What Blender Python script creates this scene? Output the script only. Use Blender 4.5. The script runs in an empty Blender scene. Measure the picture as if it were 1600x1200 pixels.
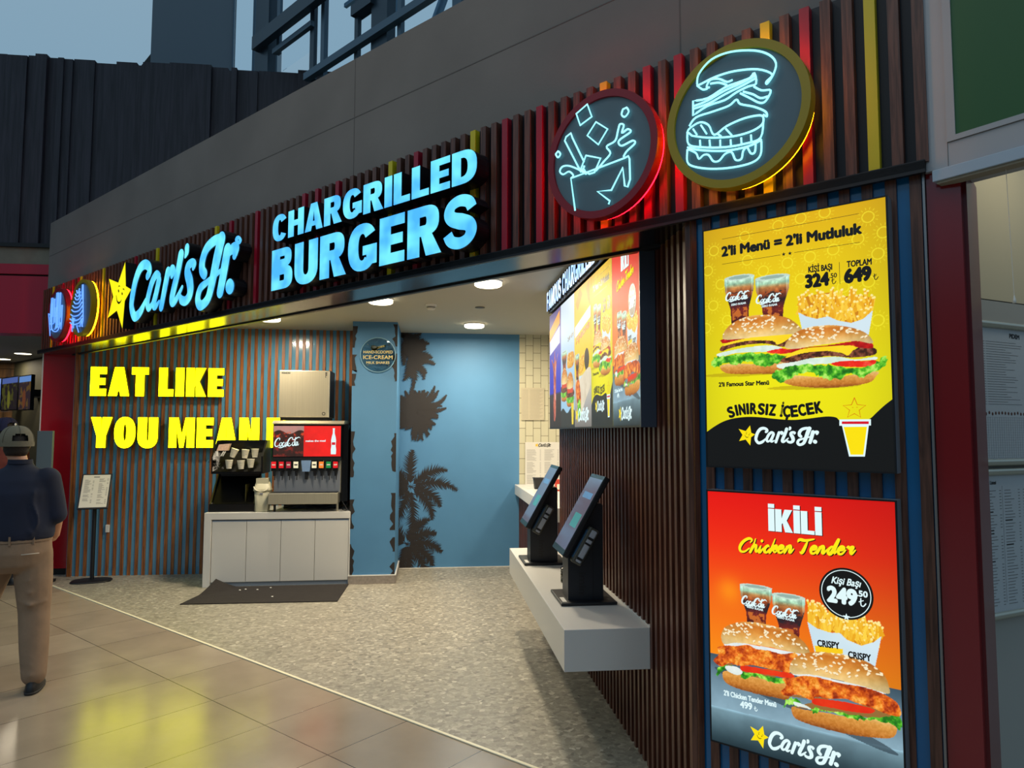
import bpy, bmesh, math, random
import numpy as np
from mathutils import Matrix, Vector

# ------------------------------------------------------------------ camera, world, light, exposure
sc = bpy.context.scene
col = sc.collection
cam = bpy.data.cameras.new('camera')
cam.sensor_fit = 'HORIZONTAL'; cam.sensor_width = 36.0; cam.lens = 36.0 * 1099.5 / 1600.0
cam.clip_start = 0.05; cam.clip_end = 300
camo = bpy.data.objects.new('camera', cam); col.objects.link(camo)
_p, _r, _y = math.radians(3.874), math.radians(0.11), math.radians(6.478)
_fw = Vector((math.cos(_p) * math.sin(_y), math.cos(_p) * math.cos(_y), math.sin(_p)))
_rt = Vector((math.cos(_y), -math.sin(_y), 0)); _up = _rt.cross(_fw)
_r2 = _rt * math.cos(_r) + _up * math.sin(_r); _u2 = -_rt * math.sin(_r) + _up * math.cos(_r)
camo.matrix_world = Matrix(((_r2.x, _u2.x, -_fw.x, 0), (_r2.y, _u2.y, -_fw.y, 0), (_r2.z, _u2.z, -_fw.z, 1.72), (0, 0, 0, 1)))
sc.camera = camo
sc.view_settings.view_transform = 'Standard'; sc.view_settings.look = 'None'
sc.view_settings.exposure = 0.0; sc.view_settings.gamma = 1.0; sc.view_settings.use_curve_mapping = False

def lin(c):
    return tuple(((v / 255.0) / 12.92 if v / 255.0 <= 0.04045 else ((v / 255.0 + 0.055) / 1.055) ** 2.4) for v in c)

world = bpy.data.worlds.new('overcast_sky'); sc.world = world; world.use_nodes = True
wt = world.node_tree; bg = wt.nodes['Background']
tcw = wt.nodes.new('ShaderNodeTexCoord'); sep = wt.nodes.new('ShaderNodeSeparateXYZ'); rmp = wt.nodes.new('ShaderNodeValToRGB')
wt.links.new(tcw.outputs['Generated'], sep.inputs[0]); wt.links.new(sep.outputs[2], rmp.inputs[0]); wt.links.new(rmp.outputs[0], bg.inputs[0])
rmp.color_ramp.elements[0].position = 0.0; rmp.color_ramp.elements[0].color = (0.055, 0.060, 0.062, 1)
rmp.color_ramp.elements[1].position = 0.28; rmp.color_ramp.elements[1].color = (0.20, 0.34, 0.46, 1)
e = rmp.color_ramp.elements.new(0.14); e.color = (0.075, 0.09, 0.10, 1)
e = rmp.color_ramp.elements.new(0.7); e.color = (0.27, 0.40, 0.50, 1)
bg.inputs[1].default_value = 1.0

def area(name, loc, size, power, color, shape='DISK', rot=(0, 0, 0), sy=None):
    l = bpy.data.lights.new(name, 'AREA'); l.shape = shape; l.size = size
    if sy: l.size_y = sy
    l.energy = power; l.color = color
    o = bpy.data.objects.new(name, l); o.location = loc; o.rotation_euler = rot; col.objects.link(o)
    return o
WARM = (1.0, 0.86, 0.64)
# unseen area lights added to fill the hall, above and behind the photographer
area('hall_fill', (-2.2, 3.2, 7.5), 1.2, 45, (1.0, 0.86, 0.68))
area('hall_fill', (-3.5, -1.5, 7.5), 1.5, 42, (0.96, 0.95, 0.92))
area('hall_fill', (2.5, -2.5, 7.5), 1.5, 40, (0.70, 0.84, 1.0))

# ------------------------------------------------------------------ materials
MATS = {}
def new_mat(name):
    m = bpy.data.materials.new(name); m.use_nodes = True
    return m, m.node_tree, m.node_tree.nodes['Principled BSDF']
def mat(name, c, rough=0.5, metal=0.0, spec=0.5, emit=None, es=1.0, coat=0.0, var=0.0, vscale=6.0, bump=0.0, bscale=60.0, stretch=None, trans=0.0, alpha=1.0):
    if name in MATS: return MATS[name]
    m, nt, b = new_mat(name)
    L = lin(c)
    b.inputs['Base Color'].default_value = (*L, 1); b.inputs['Roughness'].default_value = rough
    b.inputs['Metallic'].default_value = metal; b.inputs['Specular IOR Level'].default_value = spec
    b.inputs['Coat Weight'].default_value = coat; b.inputs['Coat Roughness'].default_value = 0.08
    b.inputs['Transmission Weight'].default_value = trans; b.inputs['Alpha'].default_value = alpha
    if emit:
        b.inputs['Emission Color'].default_value = (*lin(emit), 1); b.inputs['Emission Strength'].default_value = es
    if var or bump:
        tc = nt.nodes.new('ShaderNodeTexCoord'); mp = nt.nodes.new('ShaderNodeMapping')
        nt.links.new(tc.outputs['Object'], mp.inputs[0])
        if stretch: mp.inputs['Scale'].default_value = stretch
    if var:
        n = nt.nodes.new('ShaderNodeTexNoise'); n.inputs['Scale'].default_value = vscale; n.inputs['Detail'].default_value = 6
        nt.links.new(mp.outputs[0], n.inputs['Vector'])
        r = nt.nodes.new('ShaderNodeValToRGB'); nt.links.new(n.outputs[0], r.inputs[0])
        r.color_ramp.elements[0].position = 0.3; r.color_ramp.elements[1].position = 0.7
        r.color_ramp.elements[0].color = (*[v * (1 - var) for v in L], 1); r.color_ramp.elements[1].color = (*[min(1, v * (1 + var)) for v in L], 1)
        nt.links.new(r.outputs[0], b.inputs['Base Color'])
    if bump:
        n = nt.nodes.new('ShaderNodeTexNoise'); n.inputs['Scale'].default_value = bscale; n.inputs['Detail'].default_value = 4
        nt.links.new(mp.outputs[0], n.inputs['Vector'])
        bp = nt.nodes.new('ShaderNodeBump'); bp.inputs['Strength'].default_value = bump; bp.inputs['Distance'].default_value = 0.01
        nt.links.new(n.outputs[0], bp.inputs['Height']); nt.links.new(bp.outputs[0], b.inputs['Normal'])
    MATS[name] = m
    return m
def glow(name, c, s=1.0, body=None):
    return mat(name, body or c, 0.4, emit=c, es=s)
def printed(name, s=1.0):
    """backlit print: the colours of the picture come with the mesh"""
    if name in MATS: return MATS[name]
    m, nt, b = new_mat(name)
    a = nt.nodes.new('ShaderNodeVertexColor'); a.layer_name = 'Col'
    b.inputs['Base Color'].default_value = (0.02, 0.02, 0.02, 1); b.inputs['Roughness'].default_value = 0.5; b.inputs['Specular IOR Level'].default_value = 0.2
    nt.links.new(a.outputs[0], b.inputs['Emission Color']); b.inputs['Emission Strength'].default_value = s
    MATS[name] = m
    return m

def wood(name, dark, light, rough=0.45, scale=9):
    return mat(name, light, rough, var=0.0) if False else _wood(name, dark, light, rough, scale)
def _wood(name, dark, light, rough, scale):
    if name in MATS: return MATS[name]
    m, nt, b = new_mat(name)
    tc = nt.nodes.new('ShaderNodeTexCoord'); mp = nt.nodes.new('ShaderNodeMapping'); mp.inputs['Scale'].default_value = (scale * 4, scale * 4, scale * 0.22)
    nt.links.new(tc.outputs['Object'], mp.inputs[0])
    n = nt.nodes.new('ShaderNodeTexNoise'); n.inputs['Scale'].default_value = 2.2; n.inputs['Detail'].default_value = 7; n.inputs['Distortion'].default_value = 0.6
    nt.links.new(mp.outputs[0], n.inputs['Vector'])
    r = nt.nodes.new('ShaderNodeValToRGB'); r.color_ramp.elements[0].position = 0.36; r.color_ramp.elements[1].position = 0.64
    r.color_ramp.elements[0].color = (*lin(dark), 1); r.color_ramp.elements[1].color = (*lin(light), 1)
    nt.links.new(n.outputs[0], r.inputs[0]); nt.links.new(r.outputs[0], b.inputs['Base Color'])
    b.inputs['Roughness'].default_value = rough
    bp = nt.nodes.new('ShaderNodeBump'); bp.inputs['Strength'].default_value = 0.15; bp.inputs['Distance'].default_value = 0.004
    nt.links.new(n.outputs[0], bp.inputs['Height']); nt.links.new(bp.outputs[0], b.inputs['Normal'])
    MATS[name] = m
    return m

# ------------------------------------------------------------------ mesh builder
def V(*a): return Vector(a)
class MB:
    def __init__(s): s.v = []; s.f = []; s.m = []; s.mats = []; s.sm = []
    def mi(s, m):
        if m not in s.mats: s.mats.append(m)
        return s.mats.index(m)
    def add(s, vs, fs, m, smooth=False):
        k = len(s.v); s.v += [tuple(x) for x in vs]; i = s.mi(m)
        for f in fs: s.f.append(tuple(k + q for q in f)); s.m.append(i); s.sm.append(smooth)
    def box(s, x0, x1, y0, y1, z0, z1, m, M=None):
        vs = [(x, y, z) for z in (z0, z1) for y in (y0, y1) for x in (x0, x1)]
        if M: vs = [tuple(M @ Vector(v)) for v in vs]
        s.add(vs, [(0, 2, 3, 1), (4, 5, 7, 6), (0, 1, 5, 4), (2, 6, 7, 3), (0, 4, 6, 2), (1, 3, 7, 5)], m)
    def bbox(s, x0, x1, y0, y1, z0, z1, m, b=0.004, M=None):
        """box with chamfered edges"""
        bm = bmesh.new(); bmesh.ops.create_cube(bm, size=1)
        for v in bm.verts: v.co = Vector(((x0 + x1) / 2 + v.co.x * (x1 - x0), (y0 + y1) / 2 + v.co.y * (y1 - y0), (z0 + z1) / 2 + v.co.z * (z1 - z0)))
        bmesh.ops.bevel(bm, geom=bm.edges[:], offset=b, segments=2, affect='EDGES', profile=0.5)
        s.bm(bm, m, M)
    def bm(s, bm, m, M=None, smooth=False):
        bm.verts.ensure_lookup_table()
        s.add([(M @ v.co) if M else v.co.copy() for v in bm.verts], [tuple(v.index for v in f.verts) for f in bm.faces], m, smooth); bm.free()
    def prism(s, pts, axis, a0, a1, m, M=None):
        """extrude a 2-D outline along an axis; axis 'y': pts are (x,z); 'x': (y,z); 'z': (x,y)"""
        def P(p, a):
            if axis == 'y': return (p[0], a, p[1])
            if axis == 'x': return (a, p[0], p[1])
            return (p[0], p[1], a)
        n = len(pts); vs = [P(p, a0) for p in pts] + [P(p, a1) for p in pts]
        if M: vs = [tuple(M @ Vector(v)) for v in vs]
        s.add(vs, [tuple(range(n)), tuple(range(2 * n - 1, n - 1, -1))] + [(i, n + i, n + (i + 1) % n, (i + 1) % n) for i in range(n)], m)
    def cyl(s, p0, p1, r0, m, r1=None, n=20, smooth=True, caps=True):
        p0, p1 = Vector(p0), Vector(p1); r1 = r0 if r1 is None else r1
        d = (p1 - p0).normalized(); u = d.orthogonal().normalized(); w = d.cross(u)
        vs = []
        for p, r in ((p0, r0), (p1, r1)):
            for i in range(n):
                a = 2 * math.pi * i / n; vs.append(p + (u * math.cos(a) + w * math.sin(a)) * r)
        s.add(vs, [(i, (i + 1) % n, n + (i + 1) % n, n + i) for i in range(n)], m, smooth)
        if caps: s.add(vs, [tuple(range(n - 1, -1, -1)), tuple(range(n, 2 * n))], m)
    def tube(s, pts, r, m, n=8, closed=False, caps=True, squash=None):
        pts = [Vector(p) for p in pts]; k = len(pts)
        rr = r if isinstance(r, (list, tuple)) else [r] * k
        vs = []; up = None
        for i, p in enumerate(pts):
            a = pts[(i - 1) % k] if (closed or i > 0) else p
            b = pts[(i + 1) % k] if (closed or i < k - 1) else p
            d = (b - a); d = d.normalized() if d.length > 1e-9 else Vector((0, 0, 1))
            if up is None: up = d.orthogonal().normalized()
            up = (up - d * up.dot(d)); up = up.normalized() if up.length > 1e-6 else d.orthogonal().normalized()
            w = d.cross(up)
            for j in range(n):
                q = 2 * math.pi * j / n; vs.append(p + (up * math.cos(q) + w * math.sin(q)) * rr[i])
        fs = []
        for i in range(k if closed else k - 1):
            for j in range(n):
                i2 = (i + 1) % k; fs.append((i * n + j, i2 * n + j, i2 * n + (j + 1) % n, i * n + (j + 1) % n))
        if caps and not closed: fs += [tuple(range(n)), tuple(range(k * n - 1, (k - 1) * n - 1, -1))]
        s.add(vs, fs, m, True)
    def lathe(s, prof, m, n=28, c=(0, 0, 0), smooth=True):
        vs = []; 
        for r, z in prof:
            for i in range(n):
                a = 2 * math.pi * i / n; vs.append((c[0] + r * math.cos(a), c[1] + r * math.sin(a), c[2] + z))
        k = len(prof)
        s.add(vs, [(i * n + j, i * n + (j + 1) % n, (i + 1) * n + (j + 1) % n, (i + 1) * n + j) for i in range(k - 1) for j in range(n)], m, smooth)
    def loft(s, rings, m, n=20, caps=True):
        """rings: (centre, rx, ry, tilt matrix or None)"""
        vs = []
        for rg in rings:
            c, rx, ry = Vector(rg[0]), rg[1], rg[2]; R = rg[3] if len(rg) > 3 else None; pw = rg[4] if len(rg) > 4 else 2.0
            for i in range(n):
                a = 2 * math.pi * i / n; ca, sa = math.cos(a), math.sin(a)
                q = Vector((rx * math.copysign(abs(ca) ** (2 / pw), ca), ry * math.copysign(abs(sa) ** (2 / pw), sa), 0))
                if R: q = R @ q
                vs.append(c + q)
        k = len(rings)
        fs = [(i * n + j, i * n + (j + 1) % n, (i + 1) * n + (j + 1) % n, (i + 1) * n + j) for i in range(k - 1) for j in range(n)]
        if caps: fs += [tuple(range(n - 1, -1, -1)), tuple(range((k - 1) * n, k * n))]
        s.add(vs, fs, m, True)
    def limb(s, pts, rs, m, n=16, flat=1.0):
        """tapered limb along joints, round ended"""
        pts = [Vector(p) for p in pts]
        P, R_ = [], []
        for i in range(len(pts) - 1):
            for k in range(5):
                t = k / 5; P.append(pts[i].lerp(pts[i + 1], t)); R_.append(rs[i] * (1 - t) + rs[i + 1] * t)
        P.append(pts[-1]); R_.append(rs[-1])
        s.tube(P, R_, m, n=n)
        for p, r in ((pts[0], rs[0]), (pts[-1], rs[-1])): s.ball(p, (r, r, r), m)
    def ball(s, c, r, m, n=18, M=None):
        bm = bmesh.new(); bmesh.ops.create_uvsphere(bm, u_segments=n, v_segments=n // 2 + 2, radius=1)
        for v in bm.verts:
            v.co = Vector((v.co.x * r[0], v.co.y * r[1], v.co.z * r[2]))
            if M: v.co = M @ v.co
            v.co += Vector(c)
        s.bm(bm, m, None, True)
    def flat(s, shapes, y, m, x0=0, z0=0, sx=1, sz=1, depth=0.0, side=None):
        """shapes: list of lists of contours in x-z; face at y, body going back by depth"""
        for sh in shapes:
            vs, fs = fill_shape(sh)
            s.add([(x0 + v[0] * sx, y, z0 + v[1] * sz) for v in vs], fs, m)
            if depth:
                for c in sh:
                    n = len(c); q = [(x0 + p[0] * sx, y, z0 + p[1] * sz) for p in c]; b = [(a[0], y + depth, a[2]) for a in q]
                    s.add(q + b, [(i, (i + 1) % n, n + (i + 1) % n, n + i) for i in range(n)], side or m)
    def build(s, name, parent=None, M=None, autosmooth=True):
        me = bpy.data.meshes.new(name); me.from_pydata([tuple(v) for v in s.v], [], s.f)
        for m in s.mats: me.materials.append(m)
        me.polygons.foreach_set('material_index', s.m); me.polygons.foreach_set('use_smooth', s.sm)
        me.update()
        o = bpy.data.objects.new(name, me); col.objects.link(o)
        if parent: o.parent = parent
        if M: o.matrix_world = M
        return o
_fc = {}
def fill_shape(contours):
    """triangulate a 2-D outline with holes"""
    bm = bmesh.new(); es = []
    for c in contours:
        vs = [bm.verts.new((p[0], p[1], 0)) for p in c]
        for i in range(len(vs)): es.append(bm.edges.new((vs[i], vs[(i + 1) % len(vs)])))
    bmesh.ops.triangle_fill(bm, use_beauty=True, use_dissolve=False, edges=es, normal=(0, 0, 1))
    bm.verts.index_update(); bm.verts.ensure_lookup_table()
    vs = [tuple(v.co[:2]) for v in bm.verts]; fs = [tuple(v.index for v in f.verts) for f in bm.faces]
    bm.free()
    return vs, fs

# ------------------------------------------------------------------ naming
def tag(o, label=None, cat=None, group=None, kind=None):
    if label: o['label'] = label
    if cat: o['category'] = cat
    if group: o['group'] = group
    if kind: o['kind'] = kind
    return o
def thing(name, label, cat, loc=(0, 0, 0), rz=0.0, group=None):
    o = bpy.data.objects.new(name, None); o.empty_display_size = 0.1; col.objects.link(o)
    o.location = loc; o.rotation_euler = (0, 0, rz)
    return tag(o, label, cat, group)
def struct(mb, name, loc=(0, 0, 0), rz=0.0):
    o = mb.build(name); o.location = loc; o.rotation_euler = (0, 0, rz)
    return tag(o, kind='structure')

# frame of the shop front: x to the right along it, y into the wall, z up
FO = Vector((2.053, 1.957, 0)); FR = math.radians(-46.368)
FX = Vector((math.cos(FR), math.sin(FR), 0)); FY = Vector((-math.sin(FR), math.cos(FR), 0))
def fl(x, y, z): return FO + FX * x + FY * y + Vector((0, 0, z))
def fthing(name, label, cat, x, y, z, group=None):
    return thing(name, label, cat, fl(x, y, z), FR, group)

# ------------------------------------------------------------------ lettering
def sarc(cx, cy, rx, ry, a0, a1, n=14, p=2.3):
    out = []
    for i in range(n + 1):
        a = math.radians(a0 + (a1 - a0) * i / n); c, s_ = math.cos(a), math.sin(a)
        out.append((cx + rx * math.copysign(abs(c) ** (2 / p), c), cy + ry * math.copysign(abs(s_) ** (2 / p), s_)))
    return out
def ribbon(pts, w, n=6):
    """outline of a stroke with square ends; w may vary"""
    P = smooth_pts(pts, n); k = len(P); W = w if isinstance(w, (list, tuple)) else [w, w]
    L, R_ = [], []
    for i, p in enumerate(P):
        a = P[max(0, i - 1)]; b = P[min(k - 1, i + 1)]; d = Vector((b[0] - a[0], b[1] - a[1])).normalized(); t = i / (k - 1) * (len(W) - 1); j = min(int(t), len(W) - 2); ww = W[j] + (W[j + 1] - W[j]) * (t - j)
        L.append((p[0] - d.y * ww / 2, p[1] + d.x * ww / 2)); R_.append((p[0] + d.y * ww / 2, p[1] - d.x * ww / 2))
    return [[[L[i], L[i + 1], R_[i + 1], R_[i]]] for i in range(k - 1)]
def smooth_pts(pts, n=6, closed=False):
    if len(pts) < 3: return list(pts)
    out = []; k = len(pts)
    for i in range(k if closed else k - 1):
        g = (lambda j: pts[j % k]) if closed else (lambda j: pts[max(0, min(k - 1, j))])
        p0, p1, p2, p3 = g(i - 1), g(i), g(i + 1), g(i + 2)
        for q in range(n):
            t = q / n
            out.append(tuple(0.5 * ((2 * p1[d]) + (-p0[d] + p2[d]) * t + (2 * p0[d] - 5 * p1[d] + 4 * p2[d] - p3[d]) * t * t + (-p0[d] + 3 * p1[d] - 3 * p2[d] + p3[d]) * t ** 3) for d in range(len(p1))))
    if not closed: out.append(tuple(pts[-1]))
    return out
def lobe(x0, x1, y0, y1, t, h, p=2.6):
    ry = (y1 - y0) / 2; rx = min((x1 - x0) * 0.62, ry * 1.15); cy = (y0 + y1) / 2
    outer = [(x0, y0)] + sarc(x1 - rx, cy, rx, ry, -90, 90, 16, p) + [(x0, y1)]
    irx = rx - t * 0.98; iry = ry - h
    inner = [(x0 + t, y0 + h)] + sarc(x1 - rx, cy, max(irx, 0.02), iry, -90, 90, 12, p) + [(x0 + t, y1 - h)]
    return [outer, inner]
def glyph(ch, t=0.27, h=0.2, wide=1.0):
    """heavy grotesque capitals, cap height 1 -> (advance, shapes)"""
    b = lambda *r: [[[(r[0], r[1]), (r[2], r[1]), (r[2], r[3]), (r[0], r[3])]]]
    W = {'I': t, 'L': 0.60, 'E': 0.64, 'F': 0.6, 'T': 0.68, 'A': 0.84, 'H': 0.78, 'M': 0.98, 'N': 0.78, 'K': 0.82, 'Y': 0.80, 'O': 0.80, 'C': 0.76, 'G': 0.80, 'U': 0.76, 'D': 0.78, 'B': 0.74, 'R': 0.78, 'S': 0.70, ' ': 0.26, 'İ': t, 'P': 0.72}[ch]
    w = W * wide if ch not in 'Iİ' else W
    if ch == ' ': return w, []
    if ch == 'I': return w, b(0, 0, t, 1)
    if ch == 'İ': return w, b(0, 0, t, 1) + b(0, 1.04, t, 1.22)
    if ch == 'L': return w, [[[(0, 0), (w, 0), (w, h), (t, h), (t, 1), (0, 1)]]]
    if ch == 'E': return w, [[[(0, 0), (w, 0), (w, h), (t, h), (t, .5 - h * .48), (w * .93, .5 - h * .48), (w * .93, .5 + h * .48), (t, .5 + h * .48), (t, 1 - h), (w, 1 - h), (w, 1), (0, 1)]]]
    if ch == 'F': return w, [[[(0, 0), (t, 0), (t, .4), (w * .93, .4), (w * .93, .4 + h), (t, .4 + h), (t, 1 - h), (w, 1 - h), (w, 1), (0, 1)]]]
    if ch == 'T': return w, [[[(w / 2 - t / 2, 0), (w / 2 + t / 2, 0), (w / 2 + t / 2, 1 - h), (w, 1 - h), (w, 1), (0, 1), (0, 1 - h), (w / 2 - t / 2, 1 - h)]]]
    if ch == 'H': return w, [[[(0, 0), (t, 0), (t, .5 - h / 2), (w - t, .5 - h / 2), (w - t, 0), (w, 0), (w, 1), (w - t, 1), (w - t, .5 + h / 2), (t, .5 + h / 2), (t, 1), (0, 1)]]]
    if ch == 'A':
        k = t * 1.02; a = w / 2 - t * .52
        f = lambda z: a * z
        return w, [[[(0, 0), (k, 0), (k + f(.17) * .9, .17), (w - k - f(.17) * .9, .17), (w - k, 0), (w, 0), (w - a, 1), (a, 1)], [(k + f(.34) * .92, .34), (w / 2, .72), (w - k - f(.34) * .92, .34)]]]
    if ch == 'M':
        s_ = t * .86
        return w, [[[(0, 0), (s_, 0), (s_, .62), (w * .42, 0), (w * .58, 0), (w - s_, .62), (w - s_, 0), (w, 0), (w, 1), (w - s_ * 1.2, 1), (w / 2, .42), (s_ * 1.2, 1), (0, 1)]]]
    if ch == 'N':
        s_ = t * .9
        return w, [[[(0, 0), (s_, 0), (s_, .55), (w - s_ * 1.1, 0), (w, 0), (w, 1), (w - s_, 1), (w - s_, .45), (s_ * 1.1, 1), (0, 1)]]]
    if ch == 'K':
        return w, [[[(0, 0), (t, 0), (t, .34), (t * 1.15, .40), (w - t * 1.22, 0), (w, 0), (w * .66, .52), (w * .98, 1), (w - t * 1.25, 1), (t, .60), (t, 1), (0, 1)]]]
    if ch == 'Y':
        return w, [[[(w / 2 - t / 2, 0), (w / 2 + t / 2, 0), (w / 2 + t / 2, .38), (w, 1), (w - t * 1.08, 1), (w / 2, .60), (t * 1.08, 1), (0, 1), (w / 2 - t / 2, .38)]]]
    if ch == 'O': return w, [[sarc(w / 2, .5, w / 2, .515, 0, 345, 23), sarc(w / 2, .5, w / 2 - t, .515 - h, 0, 345, 23)]]
    if ch in 'CG':
        o = sarc(w / 2, .5, w / 2, .515, 32, 328 if ch == 'C' else 322, 26); i = sarc(w / 2, .5, w / 2 - t, .515 - h, 322 if ch == 'C' else 312, 38, 22)
        sh = [[o + i]]
        if ch == 'G': sh += b(w - t * .95, .10, w, .52) + b(w * .52, .52 - h * .9, w, .52) + [[[(w - t, .10), (w, .10), (w * .96, .17), (w * .7, .2)]]]
        return w, sh
    if ch == 'U':
        r = .36
        o = [(0, 1)] + sarc(w / 2, r, w / 2, r + .015, 180, 360, 18) + [(w, 1), (w - t, 1)] + sarc(w / 2, r, w / 2 - t, r + .015 - h, 360, 180, 16) + [(t, 1)]
        return w, [[o]]
    if ch == 'D': return w, [lobe(0, w, 0, 1, t, h)]
    if ch == 'B': return w, [lobe(0, w, 0, .56, t, h * .92), lobe(0, w * .94, .53, 1, t, h * .88)]
    if ch == 'P': return w, [lobe(0, w, .38, 1, t, h * .95)] + b(0, 0, t, .5)
    if ch == 'R': return w, [lobe(0, w * .95, .40, 1, t, h * .95)] + b(0, 0, t, .5) + [[[(w * .40, .46), (w * .72, .46), (w * 1.02, 0), (w - t * 1.15, 0)]]]
    if ch == 'S':
        c = [(w * .86, .71), (w * .76, .84), (w * .5, .90), (w * .25, .84), (w * .17, .70), (w * .27, .58), (w * .52, .50), (w * .76, .42), (w * .84, .29), (w * .74, .15), (w * .5, .09), (w * .24, .15), (w * .12, .30)]
        return w, ribbon(c, [h * .95, h * 1.0, h * .95, h * 1.15, h * 1.35, h * 1.15, h * .95, h * 1.0, h * .95], 5)
def heavy(text, t=0.27, h=0.2, gap=0.06, wide=1.0):
    """-> list of (char, x offset, shapes), total width"""
    x = 0; out = []
    for ch in text:
        w, sh = glyph(ch, t, h, wide)
        if sh: out.append((ch, x, sh))
        x += w + gap
    return out, x - gap
_TC = {}
def text_mesh(s, shear=0.0):
    k = (s, shear)
    if k not in _TC:
        c = bpy.data.curves.new('lettering', 'FONT'); c.body = s; c.size = 1; c.shear = shear; c.resolution_u = 4
        o = bpy.data.objects.new('lettering', c); me = bpy.data.meshes.new_from_object(o)
        vs = [(v.co.x, v.co.y) for v in me.vertices]; fs = [tuple(p.vertices) for p in me.polygons]
        bpy.data.objects.remove(o); bpy.data.curves.remove(c); bpy.data.meshes.remove(me)
        _TC[k] = (vs, fs)
    return _TC[k]
def put_text(mb, s, p0, p1, cap, y, m, bold=0.0, shear=0.0, mapf=None):
    """baseline p0 -> p1 in x-z (stretches to fit), capital height cap"""
    vs, fs = text_mesh(s, shear)
    if not vs: return
    x0 = min(v[0] for v in vs); x1 = max(v[0] for v in vs)
    d = Vector((p1[0] - p0[0], p1[1] - p0[1])); L = d.length; d.normalize(); sx = L / (x1 - x0); sz = cap / 0.69
    nrm = Vector((-d.y, d.x))
    offs = [(0, 0)] if not bold else [(bold * math.cos(a) * cap, bold * math.sin(a) * cap) for a in [k * math.pi / 4 for k in range(8)]] + [(0, 0)]
    for q, (ox, oz) in enumerate(offs):
        out = []
        for v in vs:
            a = (v[0] - x0) * sx + ox; b_ = v[1] * sz + oz
            P = (p0[0] + d.x * a + nrm.x * b_, p0[1] + d.y * a + nrm.y * b_)
            yy = y - q * 0.00004; out.append(mapf(P, yy) if mapf else (P[0], yy, P[1]))
        mb.add(out, fs, m)
def script_stroke(mb, pts, w, y, m, depth=0.0, side=None, n=6, asp=1.0):
    """brush stroke with round ends"""
    P = smooth_pts(pts, n); k = len(P); W = w if isinstance(w, (list, tuple)) else [w, w]
    L, R_ = [], []
    def wid(i):
        t = i / max(1, k - 1) * (len(W) - 1); j = min(int(t), len(W) - 2); return W[j] + (W[j + 1] - W[j]) * (t - j)
    for i, p in enumerate(P):
        a = P[max(0, i - 1)]; b = P[min(k - 1, i + 1)]; d = Vector((b[0] - a[0], b[1] - a[1]))
        d = d.normalized() if d.length > 1e-9 else Vector((1, 0)); ww = wid(i)
        L.append((p[0] - d.y * ww / 2 * asp, p[1] + d.x * ww / 2)); R_.append((p[0] + d.y * ww / 2 * asp, p[1] - d.x * ww / 2))
    quads = [[[L[i], L[i + 1], R_[i + 1], R_[i]]] for i in range(k - 1)]
    for q in quads:
        c = q[0]; mb.add([(p[0], y, p[1]) for p in c], [(0, 1, 2, 3)], m)
    for i in range(0, k, max(1, n // 2)):
        r = wid(i) / 2; mb.add([(P[i][0] + r * asp * math.cos(a), y, P[i][1] + r * math.sin(a)) for a in [q * math.pi / 8 for q in range(16)]], [tuple(range(16))], m)
    for q in (0, k - 1):
        r = wid(q) / 2; mb.add([(P[q][0] + r * asp * math.cos(a), y, P[q][1] + r * math.sin(a)) for a in [z * math.pi / 8 for z in range(16)]], [tuple(range(16))], m)
    if depth:
        sd = side or m
        for E_ in (L, R_):
            mb.add([(p[0], y, p[1]) for p in E_] + [(p[0], y + depth, p[1]) for p in E_], [(i, i + 1, k + i + 1, k + i) for i in range(k - 1)], sd)
        for q in (0, k - 1):
            r = wid(q) / 2; c = [(P[q][0] + r * asp * math.cos(a), P[q][1] + r * math.sin(a)) for a in [z * math.pi / 8 for z in range(16)]]
            mb.add([(p[0], y + 0.001, p[1]) for p in c] + [(p[0], y + depth, p[1]) for p in c], [(i, (i + 1) % 16, 16 + (i + 1) % 16, 16 + i) for i in range(16)], sd)
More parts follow.
